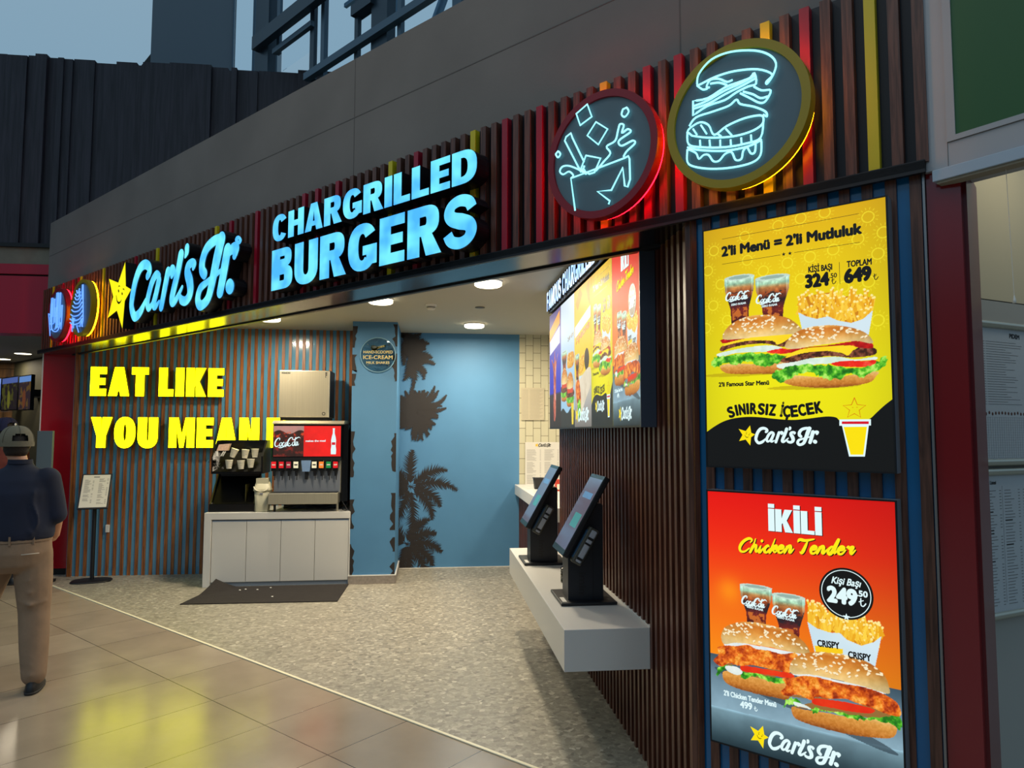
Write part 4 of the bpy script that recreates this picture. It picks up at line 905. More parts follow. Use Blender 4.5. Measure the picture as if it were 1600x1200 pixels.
def paint1(W, H, nx, ny):
    p = Paint(W1, H1, nx, ny); t = p.Z / H1
    p.c[:] = p.ramp(t, [(0, (236, 226, 6)), (.35, (240, 232, 4)), (.55, (240, 220, 6)), (.85, (232, 196, 6)), (1, (226, 178, 8))]) * (1 - .10 * (np.abs(p.X / W1 - .5) * 2) ** 3)[..., None]
    for cx, cz in [(0.0439,0.8961),(0.0159,0.8153),(0.0704,0.7512),(0.0368,0.6656),(0.2490,0.7811),(0.3436,0.7989),(0.4291,0.8091),(0.5139,0.8235),(0.6003,0.8489),(0.6363,0.9243),(0.6652,0.7836),(0.6314,0.6858),(0.5450,0.6775),(0.3924,0.7288),(0.6579,0.5413),(0.3983,0.9660),(0.4869,0.9718),(0.6850,0.8584),(0.0027,0.5734),(0.0961,0.5979),(0.3110,0.9536),(0.1760,0.9349),(0.1850,0.8343),(0.1299,0.5890),(0.4096,0.6230)]:
        r = np.hypot(p.X - cx, p.Z - cz); a = np.arctan2(p.Z - cz, p.X - cx); ring = (np.abs(r - .020) < .0022) | ((np.abs(r - .031) < .005) & (np.abs(np.sin(a * 7)) < .22)); p.put(ring, (255, 246, 60), .55)
    p.glassw(*[v for v in (lambda q: (q[0][0], q[1][0], q[0][1], q[2][1]))([(0.0863,0.7714),(0.2117,0.7540),(0.1295,0.5725)])])
    p.glassw(*[v for v in (lambda q: (q[0][0], q[1][0], q[0][1], q[2][1]))([(0.2150,0.7535),(0.3512,0.7346),(0.2548,0.5659)])])
    p.fries([(0.3801,0.6367),(0.4204,0.6604),(0.4546,0.6613),(0.5025,0.6629),(0.5255,0.6449),(0.5624,0.6403),(0.6078,0.6397),(0.6384,0.6212),(0.6464,0.5959),(0.6274,0.5493),(0.5687,0.5404),(0.4761,0.5647),(0.4084,0.5767)], 5, [(0.3802,0.6004),(0.4086,0.5819),(0.4473,0.5676),(0.4882,0.5735),(0.5230,0.5539),(0.5687,0.5404),(0.6096,0.5511),(0.6424,0.5793),(0.6257,0.4910),(0.3969,0.5109)])
    burger_a(p, [(0.0764,0.5227),(0.0915,0.5629),(0.1401,0.5940),(0.2064,0.6062),(0.2808,0.5994),(0.3424,0.5814),(0.3867,0.5407),(0.3959,0.5115),(0.3510,0.5180),(0.2207,0.5187),(0.1385,0.5159)], [(0.0704,0.5094),(0.0764,0.5211),(0.2209,0.5321),(0.3002,0.5341),(0.3615,0.5353),(0.3637,0.5195),(0.2999,0.5225),(0.2207,0.5214),(0.1384,0.5121),(0.0817,0.5030)],
        [(0.0758,0.4924),(0.1103,0.5117),(0.2046,0.5228),(0.3103,0.5268),(0.3611,0.5197),(0.3456,0.5029),(0.2989,0.4805),(0.2785,0.4979),(0.1824,0.5058),(0.1101,0.4980)], [(0.0612,0.4796),(0.0816,0.4974),(0.1383,0.5094),(0.2365,0.5094),(0.2993,0.4962),(0.3509,0.5128),(0.3602,0.4809),(0.3193,0.4711),(0.2467,0.4899),(0.1546,0.4890),(0.0984,0.4796),(0.0725,0.4705)],
        [(0.0493,0.4611),(0.1152,0.4729),(0.1928,0.4807),(0.2781,0.4795),(0.3191,0.4632),(0.2775,0.4558),(0.1373,0.4604),(0.0692,0.4486)], [(0.2566,0.4573),(0.3089,0.4650),(0.3394,0.4591),(0.3340,0.4439),(0.2774,0.4479)],
        [(0.0223,0.4183),(0.0403,0.4450),(0.0751,0.4537),(0.1372,0.4550),(0.1923,0.4565),(0.2458,0.4474),(0.3186,0.4398),(0.3283,0.4209),(0.2763,0.4032),(0.2288,0.4007),(0.1915,0.4216),(0.1587,0.4210),(0.1252,0.4122),(0.0802,0.4231),(0.0512,0.4055)], [(0.0628,0.4103),(0.1141,0.4183),(0.2183,0.4093),(0.3282,0.4157),(0.3271,0.3689),(0.2334,0.3696),(0.1133,0.3757),(0.0738,0.3877)], 21)
    burger_a(p, [(0.3269,0.4679),(0.3404,0.4981),(0.3713,0.5240),(0.4261,0.5395),(0.4982,0.5393),(0.5673,0.5237),(0.6162,0.4996),(0.6374,0.4711),(0.6327,0.4593),(0.5795,0.4734),(0.4963,0.4701),(0.4242,0.4656),(0.3697,0.4595)], [(0.3239,0.4472),(0.3394,0.4591),(0.4242,0.4631),(0.4962,0.4651),(0.5795,0.4724),(0.6327,0.4617),(0.6366,0.4421),(0.5878,0.4482),(0.5654,0.4573),(0.4960,0.4601),(0.3995,0.4583),(0.3492,0.4454)],
        [(0.3259,0.4262),(0.3695,0.4517),(0.4289,0.4576),(0.4960,0.4601),(0.5790,0.4562),(0.5741,0.4443),(0.5553,0.4210),(0.5326,0.4325),(0.4955,0.4426),(0.4188,0.4431),(0.3691,0.4363)], [(0.3078,0.4170),(0.3389,0.4358),(0.3992,0.4445),(0.4766,0.4440),(0.5372,0.4322),(0.5740,0.4394),(0.5968,0.4499),(0.6453,0.4414),(0.6468,0.4196),(0.6047,0.4128),(0.5551,0.4136),(0.4950,0.4226),(0.4230,0.4198),(0.3685,0.4105),(0.3280,0.4079)],
        [(0.2945,0.4021),(0.3585,0.4112),(0.4230,0.4198),(0.5183,0.4186),(0.5775,0.4048),(0.6444,0.4101),(0.6463,0.4004),(0.5774,0.3989),(0.4943,0.3952),(0.4224,0.3945),(0.3173,0.3851)], [(0.4943,0.3952),(0.5410,0.4022),(0.6087,0.3979),(0.6462,0.3980),(0.6434,0.3789),(0.6081,0.3756),(0.5495,0.3795),(0.5127,0.3851)],
        [(0.2752,0.3559),(0.2966,0.3810),(0.3377,0.3891),(0.3881,0.3965),(0.4466,0.3930),(0.4940,0.3877),(0.5495,0.3770),(0.6081,0.3761),(0.6481,0.3906),(0.6747,0.4081),(0.6849,0.3907),(0.6603,0.3611),(0.6207,0.3536),(0.5981,0.3378),(0.5535,0.3571),(0.5300,0.3386),(0.4832,0.3358),(0.4502,0.3474),(0.4265,0.3638),(0.3873,0.3658),(0.3570,0.3519),(0.3160,0.3331)], [(0.3163,0.3435),(0.3572,0.3571),(0.4928,0.3428),(0.6428,0.3573),(0.6444,0.3380),(0.6196,0.3174),(0.5383,0.3062),(0.4443,0.3063),(0.3661,0.3155),(0.3261,0.3275)], 41)
    return p
P1o = poster("yellow backlit poster with two burgers, priced 324.50 and 649, above the orange one", -1.2582, 1.5810, W1, H1)
paint1(W1, H1, 380, 540).build('printed_face', P1o, 0.0)
def overlay1(mb, y0=-.0004, e=.0004):
    t = [(0.0809,0.9396),(0.6053,0.9429),(0.0789,0.8341),(0.3176,0.8349),(0.3724,0.8355),(0.6054,0.8356),(0.5337,0.7722),(0.5337,0.6901)]
    for i in (0, 2, 4, 6): script_stroke(mb, t[i:i + 2], [.0016, .0016], y0, K_)
    for c in [(0.3306,0.8354),(0.3547,0.8352)]: mb.flat([[star_pts(c[0], c[1], .0085)]], y0, K_)
    a = [(0.0795,0.8677),(0.6126,0.8686),(0.4227,0.7494),(0.5076,0.7483),(0.4124,0.6929),(0.4938,0.6934),(0.4973,0.7173),(0.5237,0.7171),(0.5600,0.7496),(0.6430,0.7479),(0.5528,0.6925),(0.6383,0.6931)]
    put_text(mb, "2'li Menü = 2'li Mutluluk", a[0], a[1], .038, y0, K_, .085); put_text(mb, 'KİŞİ BAŞI', a[2], a[3], .022, y0, K_, .05); put_text(mb, '324', a[4], a[5], .046, y0, K_, .095)
    put_text(mb, '.50', a[6], a[7], .017, y0, K_, .04); put_text(mb, 'TOPLAM', a[8], a[9], .022, y0, K_, .05); put_text(mb, '649', a[10], a[11], .048, y0, K_, .095)
    for q in [(0.5043,0.6940),(0.6475,0.6904)]:
        script_stroke(mb, [(q[0] + .004, q[1] + .021), (q[0] + .004, q[1] + .003), (q[0] + .010, q[1]), (q[0] + .016, q[1] + .009)], [.0028] * 2, y0, K_, n=3); script_stroke(mb, [(q[0], q[1] + .010), (q[0] + .010, q[1] + .015)], [.002] * 2, y0, K_); script_stroke(mb, [(q[0], q[1] + .014), (q[0] + .010, q[1] + .019)], [.002] * 2, y0, K_)
    w = [(-0.0026,0.1402),(0.0351,0.1633),(0.0756,0.1838),(0.1208,0.1954),(0.1760,0.2001),(0.2296,0.1973),(0.2818,0.1910),(0.3429,0.1863),(0.3927,0.1889),(0.4414,0.1949),(0.4795,0.1979),(0.5074,0.1936),(0.5210,0.1812),(0.5705,0.1614),(0.6202,0.1876),(0.6427,0.2088),(0.6694,0.2344),(0.6964,0.2560)]
    w = [(0, w[0][1])] + w[1:-1] + [(W1, w[-1][1])]
    mb.flat([[[(0, 0), (W1, 0)] + smooth_pts(w, 4)[::-1]]], y0, K_)
    b_ = [(0.0554,0.3257),(0.2615,0.3260)]; put_text(mb, "2'li Famous Star Menü", b_[0], b_[1], .0168, y0 - e, K_, .07)
    curve_text(mb, 'SINIRSIZ İÇECEK', [(0.0973,0.1956),(0.1322,0.2071),(0.1871,0.2127),(0.2404,0.2088),(0.2924,0.2028),(0.3230,0.1983),(0.3633,0.1999),(0.4078,0.2064),(0.4634,0.2146)], .041, y0 - e, K_, .07)
    c = [(0.5179,0.1861),(0.6245,0.1861),(0.6239,0.1636),(0.5173,0.1631),(0.5265,0.1630),(0.6169,0.1636),(0.6008,0.0520),(0.5475,0.0507),(0.5319,0.1586),(0.6106,0.1593),(0.5957,0.0585),(0.5531,0.0576),(0.5265,0.1787),(0.6173,0.1785),(0.6170,0.1689),(0.5262,0.1694)]
    mb.flat([[c[0:4]]], y0 - e, Wt); mb.flat([[c[4:8]]], y0 - e, Wt); mb.flat([[c[8:12]]], y0 - 2 * e, Yw); mb.flat([[c[12:16]]], y0 - 2 * e, Rd)
    sp = [(0.5717,0.2649),(0.5804,0.2398),(0.6084,0.2358),(0.5866,0.2193),(0.5903,0.1941),(0.5701,0.2070),(0.5466,0.1947),(0.5541,0.2199),(0.5331,0.2370),(0.5610,0.2393)]
    script_stroke(mb, sp + [sp[0]], [.0028, .0028], y0 - e, Or, n=1)
    for q in [(0.5635,0.2295),(0.5779,0.2302)]: script_stroke(mb, [q, (q[0] + .003, q[1] - .0006)], [.0018] * 2, y0 - e, Or)
    l = [(0.1542,0.0732),(0.4508,0.0970)]
    logo(mb, l[0][0], l[1][1] - .010, l[1][0] - l[0][0], y0 - 2 * e, Yw, Wt, K_)
    for q in [(0.0897,0.6773),(0.2160,0.6516)]: coke_script(mb, q, .098, -.02, y0 - e, Wt, .12)
    for q in [(0.1143,0.6556),(0.2393,0.6349)]: put_text(mb, 'ZERO SUGAR', q, (q[0] + .062, q[1] + .002), .0075, y0 - e, Wt, .06)
mb = MB(); overlay1(mb); tag(mb.build('printed_lettering', P1o), 'black lettering, prices and emblem')

W2, H2 = -0.5659 - (-1.2596), 1.4763 - 0.4806
def paint2(nx, ny):
    p = Paint(W2, H2, nx, ny); t = p.Z / H2
    p.c[:] = p.ramp(t, [(0, (250, 150, 20)), (.35, (250, 140, 10)), (.55, (246, 108, 8)), (.8, (240, 44, 4)), (1, (228, 12, 2))]) * (1 - .12 * (p.X / W2) ** 2)[..., None]
    q = [(0.0851,0.6091)][0]; r = np.hypot(p.X - q[0], p.Z - q[1]); p.c += (np.exp(-(r / .05) ** 2) * 45)[..., None] * np.array((.2, 1, .1))
    hz = [(0.0019,0.3431),(0.6906,0.3540)]; tb = [(0.0066,0.1353),(0.6894,0.1498)]
    hz = [(0, hz[0][1]), (W2, hz[1][1])]; tb = [(0, tb[0][1]), (W2, tb[1][1])]
    zl = lambda L: L[0][1] + (L[1][1] - L[0][1]) * p.X / W2
    m = p.Z < zl(hz); k = (zl(hz) - p.Z) / .25; p.put(m, p.ramp(k, [(0, (60, 82, 96)), (.35, (104, 132, 148)), (.8, (136, 168, 184)), (1, (150, 184, 200))]) * (.9 + .2 * p.noise(14, 9))[..., None])
    m = p.Z < zl(tb); k = (zl(tb) - p.Z) / .17; p.put(m, p.ramp(k, [(0, (150, 190, 208)), (.06, (110, 140, 152)), (.3, (84, 110, 120)), (.7, (40, 60, 68)), (1, (14, 28, 36))]) * (.85 + .3 * p.noise(10, 4))[..., None])
    g = [(0.1281,0.6359),(0.2563,0.6485),(0.1473,0.4744)]; p.glassw(g[0][0], g[1][0], g[0][1], g[2][1])
    g = [(0.2556,0.6183),(0.3805,0.6170),(0.2757,0.4374)]; p.glassw(g[0][0], g[1][0], (g[0][1] + g[1][1]) / 2, g[2][1])
    p.fries([(0.3867,0.5786),(0.4202,0.5936),(0.4571,0.5803),(0.4931,0.5626),(0.5338,0.5741),(0.5773,0.5628),(0.6075,0.5634),(0.6407,0.5419),(0.6314,0.5130),(0.5750,0.4818),(0.5183,0.4966),(0.4917,0.5105),(0.4181,0.5116),(0.3950,0.5316)], 8, [(0.3855,0.5324),(0.4181,0.5140),(0.4643,0.5065),(0.4998,0.5110),(0.5226,0.4918),(0.5706,0.4796),(0.6098,0.4989),(0.6368,0.5254),(0.6112,0.4046),(0.5198,0.3945),(0.4110,0.4193)], 170)
    p.put(p.poly([(0.4094,0.4501),(0.5082,0.4564),(0.5077,0.4385),(0.4134,0.4246)]), (250, 206, 20))
    for o_, sd in ((0, 1), (1, 2)):
        if o_ == 0:
            D = dict(bb=[(0.0510,0.2751),(0.0788,0.2862),(0.1645,0.2844),(0.2470,0.2875),(0.3120,0.2971),(0.3104,0.2335),(0.2456,0.2255),(0.1632,0.2236),(0.0885,0.2293),(0.0560,0.2452)], g=[(0.0202,0.2632),(0.0347,0.2924),(0.0738,0.3109),(0.1276,0.2966),(0.1909,0.3002),(0.3170,0.3031),(0.3168,0.2933),(0.2468,0.2801),(0.1803,0.2878),(0.1324,0.2672),(0.1166,0.2841),(0.0789,0.2914),(0.0456,0.2791),(0.0285,0.2572)],
                w=[(0.0626,0.3034),(0.1118,0.3086),(0.1329,0.2927),(0.1111,0.2778),(0.0733,0.2850)], t=[(0.1236,0.3111),(0.1388,0.3204),(0.2275,0.3255),(0.3235,0.3288),(0.3231,0.3117),(0.2474,0.3064),(0.1648,0.2996),(0.1303,0.2982)],
                f=[(0.0127,0.3139),(0.0357,0.3446),(0.0306,0.3697),(0.0697,0.3850),(0.1080,0.3898),(0.1565,0.4042),(0.1878,0.3950),(0.2394,0.3976),(0.2896,0.3951),(0.3342,0.4089),(0.3485,0.3972),(0.3285,0.3737),(0.3177,0.3324),(0.2782,0.3313),(0.2378,0.3301),(0.1759,0.3296),(0.1227,0.3160),(0.0794,0.3172),(0.0459,0.2973)],
                mm=[(0.0587,0.3881),(0.1137,0.4053),(0.1776,0.4072),(0.2498,0.4096),(0.3196,0.4084),(0.3584,0.4088),(0.3485,0.3981),(0.2696,0.3936),(0.1773,0.3920),(0.1295,0.3898),(0.0752,0.3835)],
                bun=[(0.0471,0.4172),(0.0599,0.4508),(0.0934,0.4737),(0.1423,0.4904),(0.2056,0.4961),(0.2719,0.4931),(0.3214,0.4846),(0.3598,0.4648),(0.3855,0.4383),(0.3911,0.4153),(0.3681,0.4108),(0.3196,0.4099),(0.2499,0.4121),(0.1671,0.4088),(0.1028,0.4017),(0.0587,0.3881)])
        else:
            D = dict(bb=[(0.3220,0.2073),(0.3630,0.2077),(0.4564,0.2168),(0.5457,0.2208),(0.6646,0.2423),(0.6650,0.1893),(0.5872,0.1682),(0.4999,0.1584),(0.4088,0.1576),(0.3427,0.1643),(0.3237,0.1787)], g=[(0.2899,0.1994),(0.3055,0.2324),(0.3349,0.2394),(0.3776,0.2209),(0.4384,0.2263),(0.5240,0.2291),(0.6106,0.2419),(0.6736,0.2667),(0.6894,0.2530),(0.6844,0.2209),(0.6479,0.2335),(0.5890,0.2273),(0.5369,0.2186),(0.4566,0.2215),(0.4243,0.2181),(0.4006,0.2028),(0.3822,0.2172),(0.3343,0.2151),(0.3100,0.2140)],
                w=[(0.3298,0.2285),(0.3729,0.2245),(0.3916,0.2148),(0.3631,0.2149),(0.3343,0.2151)], t=[(0.3934,0.2485),(0.4068,0.2583),(0.4850,0.2681),(0.5471,0.2715),(0.6050,0.2684),(0.5939,0.2512),(0.5243,0.2407),(0.4570,0.2380),(0.4062,0.2350)],
                f=[(0.2803,0.2508),(0.3017,0.2802),(0.2875,0.3039),(0.3271,0.3150),(0.3661,0.3308),(0.4135,0.3364),(0.4596,0.3347),(0.5047,0.3331),(0.5490,0.3362),(0.5879,0.3359),(0.6342,0.3285),(0.6750,0.3114),(0.6885,0.2881),(0.6857,0.2644),(0.6405,0.2628),(0.6030,0.2715),(0.5473,0.2761),(0.5122,0.2815),(0.4578,0.2686),(0.4116,0.2647),(0.3924,0.2483),(0.3450,0.2562),(0.3057,0.2421)],
                mm=[(0.3274,0.3297),(0.3901,0.3408),(0.4598,0.3418),(0.5272,0.3405),(0.5923,0.3391),(0.6427,0.3350),(0.6342,0.3285),(0.5489,0.3338),(0.4596,0.3324),(0.3946,0.3322),(0.3467,0.3251)],
                bun=[(0.3156,0.3466),(0.3262,0.3780),(0.3584,0.4064),(0.4064,0.4256),(0.4623,0.4342),(0.5166,0.4366),(0.5735,0.4310),(0.6158,0.4146),(0.6444,0.3892),(0.6565,0.3516),(0.6551,0.3334),(0.6260,0.3333),(0.5491,0.3408),(0.4598,0.3418),(0.3901,0.3408),(0.3469,0.3314),(0.3226,0.3310)])
        p.put(p.ell((D['bb'][0][0] + D['bb'][4][0]) / 2 + .01, min(q_[1] for q_ in D['bb']) + .02, .18, .018, -.25), (50, 66, 76), .7)
        p.put(p.poly([D['bb'][0]] + D['f'][-5:] + [D['f'][len(D['f']) // 2 + 1], D['bb'][3 if sd == 1 else 4]], 0), (150, 108, 52)); p.base(D['bb'], 50 + sd); p.green(D['g'], 60 + sd); p.mottled(D['w'], [(0, (210, 226, 216)), (1, (246, 250, 246))], 40, 3); p.mottled(D['t'], [(0, (216, 30, 4)), (1, (248, 74, 20))], 20, 2)
        p.mottled(D['mm'], [(0, (206, 220, 222)), (1, (250, 252, 252))], 40, 5); p.fried(D['f'], 70 + sd); p.bun(D['bun'], 80 + sd, 100)
    return p
P2o = poster("orange backlit poster of chicken sandwiches at 249.50, the lower of the two", -1.2596, 0.4806, W2, H2)
paint2(380, 540).build('printed_face', P2o, 0.0)
def overlay2(mb, y0=-.0004, e=.0004):
    a = [(0.2482,0.8537),(0.4473,0.8583)]; gl, W = heavy('İKİLİ', .30, .17, .035); sx = (a[1][0] - a[0][0]) / W; zb = (a[0][1] + a[1][1]) / 2; hz = .086
    for ch, x, sh in gl: mb.flat(sh, y0, K_, a[0][0] + x * sx + .003, zb - .002, sx, hz); mb.flat(sh, y0 - e, Wt, a[0][0] + x * sx, zb, sx, hz)
    # brush script
    cs = dict(C=[(.62, .72), (.7, .92), (.5, 1.02), (.2, .8), (.03, .4), (.1, .08), (.34, .04), (.6, .3)], h=[(.28, 1.0), (.2, .5), (.06, .02), (.2, .45), (.36, .5), (.36, .2), (.42, .04), (.56, .3)], i=[(.14, .5), (.06, .15), (.12, .02), (.28, .3)], c=[(.32, .42), (.24, .52), (.08, .3), (.1, .06), (.24, .04), (.4, .3)],
              k=[(.28, 1.0), (.18, .5), (.06, .02), (.2, .36), (.4, .5), (.36, .3), (.2, .3), (.36, .04), (.52, .3)], e=[(.08, .24), (.26, .3), (.32, .46), (.2, .52), (.06, .3), (.1, .05), (.26, .04), (.42, .3)], n=[(.1, .5), (.02, .02), (.14, .4), (.3, .52), (.32, .3), (.28, .1), (.36, .04), (.5, .3)], T=[(.0, .82), (.1, .98), (.4, .92), (.85, 1.02)], t2=[(.48, .92), (.36, .4), (.24, .04), (.14, .1)], d=[(.34, .46), (.2, .52), (.04, .28), (.08, .04), (.22, .1), (.5, 1.0), (.36, .3), (.38, .06), (.52, .3)], r=[(.06, .46), (.14, .54), (.2, .42), (.36, .5), (.28, .2), (.34, .04), (.5, .3)])
    seq = [('C', 0), ('h', .62), ('i', 1.12), ('c', 1.42), ('k', 1.74), ('e', 2.22), ('n', 2.62), ('T', 3.3), ('t2', 3.35), ('e', 4.0), ('n', 4.38), ('d', 4.92), ('e', 5.42), ('r', 5.82)]
    b_ = [(0.1275,0.7614),(0.5616,0.7727)]; k = (b_[1][0] - b_[0][0]) / 6.35; ang = math.atan2(b_[1][1] - b_[0][1], b_[1][0] - b_[0][0]) + .06
    for dx, dz, yy, m_ in ((.0035, -.0025, y0, K_), (0, 0, y0 - e, YW2)):
        for nm, ox in seq:
            P = [(b_[0][0] + dx + (x + ox + .2 * z) * k * math.cos(ang) - z * k * 1.0 * math.sin(ang), b_[0][1] + dz + (x + ox) * k * math.sin(ang) + z * k * .78 * 1.0) for x, z in cs[nm]]
            script_stroke(mb, P, [.004, .0105, .0125, .0095, .005], yy, m_, n=4)
            if nm == 'i': script_stroke(mb, [(P[0][0] + .004, P[0][1] + .018), (P[0][0] + .005, P[0][1] + .020)], [.01, .01], yy, m_)
    c = [(0.4318,0.6416),(0.6157,0.6662),(0.5285,0.7485),(0.5232,0.5625),(0.5258,0.6553)]; cx, cz = (c[0][0] + c[1][0]) / 2, (c[2][1] + c[3][1]) / 2; R_ = .092
    circ = lambda r: [(cx + r * math.cos(i * .1257), cz + r * math.sin(i * .1257)) for i in range(50)]
    mb.flat([[circ(R_)]], y0 - e, K_); mb.flat([[circ(R_ * .92), circ(R_ * .89)]], y0 - 2 * e, Wt)
    put_text(mb, 'Kişi Başı', (cx - .048, cz + .032), (cx + .052, cz + .030), .024, y0 - 2 * e, Wt, .035, .3); put_text(mb, '249', (cx - .062, cz - .034), (cx + .034, cz - .036), .052, y0 - 2 * e, Wt, .085)
    put_text(mb, '.50', (cx + .037, cz - .002), (cx + .072, cz - .003), .020, y0 - 2 * e, Wt, .06)
    q = (cx + .044, cz - .036); script_stroke(mb, [(q[0] + .006, q[1] + .026), (q[0] + .006, q[1] + .004), (q[0] + .014, q[1]), (q[0] + .022, q[1] + .010)], [.004] * 2, y0 - 2 * e, Wt, n=3); script_stroke(mb, [(q[0], q[1] + .014), (q[0] + .014, q[1] + .020)], [.003] * 2, y0 - 2 * e, Wt)
    mb.flat([[star_pts(cx, cz - R_ * .9, .013)]], y0 - 3 * e, Wt)
    l = [(0.0549,0.1882),(0.2624,0.1917),(0.1221,0.1573),(0.1681,0.1586),(0.4211,0.4499),(0.4969,0.4542),(0.5266,0.4293),(0.6006,0.4315),(0.4128,0.4349),(0.4920,0.4392)]
    put_text(mb, "2'li Chicken Tender Menü", l[0], l[1], .019, y0 - e, Wt, .05); put_text(mb, '499', l[2], l[3], .024, y0 - e, Wt, .06)
    q = [(0.1764,0.1576)][0]; script_stroke(mb, [(q[0] + .004, q[1] + .016), (q[0] + .004, q[1] + .003), (q[0] + .009, q[1]), (q[0] + .013, q[1] + .007)], [.0028] * 2, y0 - e, Wt, n=3); script_stroke(mb, [(q[0], q[1] + .008), (q[0] + .009, q[1] + .012)], [.002] * 2, y0 - e, Wt)
    put_text(mb, 'CRISPY', l[4], l[5], .023, y0 - e, K_, .05); put_text(mb, 'CRISPY', l[6], l[7], .023, y0 - e, K_, .05)
    lg = [(0.1794,0.0082),(0.4971,0.0610)]; logo(mb, lg[0][0], (lg[0][1] + lg[1][1]) / 2 - .010, lg[1][0] - lg[0][0], y0 - e, Yw, Wt, K_)
    for q in [(0.1330,0.5592),(0.2528,0.5388)]: coke_script(mb, q, .098, -.05, y0 - e, Wt, .12)
    for q in [(0.1563,0.5485),(0.2748,0.5285)]: put_text(mb, 'ZERO SUGAR', q, (q[0] + .064, q[1] - .004), .0078, y0 - e, Wt, .06)
mb = MB(); overlay2(mb); tag(mb.build('printed_lettering', P2o), 'white, yellow and black lettering, badge and emblem')

# ================================================================== menu board on the right wall
MR = math.radians(-90)   # local x runs along -Y (towards the viewer), local y goes into the wall (+X)
MBd = thing('menu_board', 'row of five tall lit menu screens hung on the right slatted wall', 'menu board', (1.04, 6.18, 1.752), MR)
mb = MB(); mb.box(-.005, 2.755, .004, .078, -.008, 1.0, black); mb.box(2.748, 2.756, -.002, .078, -.008, 1.0, mat('blue_grey_case', (66, 76, 92), .4)); mb.box(0, 2.75, -.001, .004, -.008, 0.0, black); mb.build('case', MBd)
def mini(paintf, kx, kz): return paintf
SW, SH = .548, .995
def scr_common(p, W, H): pass
def screen_pic(i):
    nx, ny = 120, 210
    if i in (3, 4):
        p = paint1(W1, H1, nx, ny) if i == 3 else paint2(nx, ny); w0, h0 = p.W, p.H; p.X = p.X * SW / w0; p.Z = p.Z * SH / h0; p.W, p.H = SW, SH; return p
    p = Paint(SW, SH, nx, ny); t = p.Z / SH
    if i == 2:
        p.c[:] = p.ramp(t, [(0, (120, 116, 112)), (.16, (172, 170, 166)), (.34, (214, 206, 180)), (.4, (250, 206, 20)), (.8, (250, 186, 14)), (1, (244, 166, 20))]); p.put(p.poly([(.05, .90), (.2, .99), (.28, .93), (.12, .84)]), (240, 120, 20), .6); p.put(p.poly([(.4, .95), (.5, .99), (.53, .8), (.46, .86)]), (240, 120, 20), .6)
        p.put(p.poly([(.02, .73), (.53, .81), (.53, .73), (.02, .65)]), (240, 234, 240)); p.glassw(.03, .17, .52, .34); p.fries([(.17, .38), (.3, .4), (.33, .5), (.2, .47)], 4, [(.16, .36), (.3, .36), (.28, .26), (.18, .26)], 40); p.put(p.ell(.41, .46, .075, .075), (40, 30, 26)); p.mottled([(.06, .28), (.2, .34), (.5, .4), (.52, .28), (.36, .18), (.2, .08), (.1, .16)], [(0, (206, 190, 160)), (1, (240, 230, 208))], 14, 3); p.fried([(.04, .3), (.14, .34), (.2, .26), (.22, .14), (.16, .08), (.08, .18)], 4); p.green([(.1, .16), (.18, .2), (.22, .1), (.16, .06)], 5)
    elif i == 1:
        p.c[:] = p.ramp(t, [(0, (150, 196, 224)), (.4, (166, 206, 232)), (1, (196, 216, 232))]); p.put(p.Z < .13 + .02 * np.sin(p.X * 18), (40, 44, 44)); p.glassw(.04, .26, .60, .44); p.fries([(.28, .46), (.5, .46), (.52, .56), (.3, .56)], 4, None, 40)
        for x, z, sd in ((.15, .33, 1), (.38, .28, 2)): p.base([(x - .12, z - .07), (x + .12, z - .07), (x + .1, z - .12), (x - .1, z - .12)], sd); p.green([(x - .14, z - .05), (x + .14, z - .05), (x + .1, z - .09), (x - .1, z - .09)], sd); p.meat([(x - .13, z + .0), (x + .13, z), (x + .12, z - .05), (x - .12, z - .05)], sd); p.put(p.poly([(x - .12, z + .02), (x + .12, z + .02), (x + .1, z - .02), (x - .1, z - .02)]), (220, 70, 40)); p.bun([(x - .12, z + .02), (x - .1, z + .1), (x, z + .14), (x + .1, z + .1), (x + .12, z + .02)], sd, 20)
        p.put(p.poly([(.44, .02), (.5, .02), (.52, .18), (.42, .18)]), (240, 214, 60))
    else:
        p.c[:] = p.ramp(t, [(0, (34, 24, 26)), (.28, (48, 36, 44)), (.3, (30, 40, 190)), (.6, (40, 44, 190)), (1, (60, 50, 130))]); p.put(p.poly([(.0, .86), (.5, .97), (.5, .86), (.0, .76)]), (255, 150, 20)); p.put(p.poly([(.02, .76), (.5, .84), (.5, .70), (.02, .64)]), (225, 230, 245)); p.mottled([(.2, .1), (.3, .1), (.33, .5), (.42, .62), (.3, .56), (.26, .66), (.22, .55), (.1, .6), (.2, .46)], [(0, (70, 20, 60)), (.5, (200, 90, 60)), (1, (250, 220, 220))], 20, 6)
    return p
for i in range(5):
    o = screen_pic(i).build('screen', MBd, 0.0, loc=(.001 + .5505 * i, 0, 0.002)); tag(o, ['dark blue screen', 'pale blue screen', 'yellow and grey wrap screen', 'yellow burger screen', 'orange chicken screen'][i])
    mb = MB()
    if i in (3, 4):
        (overlay1 if i == 3 else overlay2)(mb); Wp, Hp = (W1, H1) if i == 3 else (W2, H2); mb.v = [(v[0] * SW / Wp, v[1] * 1.0, v[2] * SH / Hp) for v in mb.v]
    elif i == 2: put_text(mb, 'Fiyatına', (.06, .60), (.5, .67), .05, -.0005, Rd, .04, .3); mb.build('headline_print', o); mb = MB(); logo(mb, .06, .03, .42, -.0005, Yw, Wt, None)
    elif i == 1: put_text(mb, '249', (.30, .66), (.40, .67), .03, -.0005, Bk2, .05); mb.build('price_print', o); mb = MB(); put_text(mb, '499', (.42, .67), (.52, .68), .03, -.0005, Bk2, .05)
    if mb.v: mb.build('screen_graphics', o)
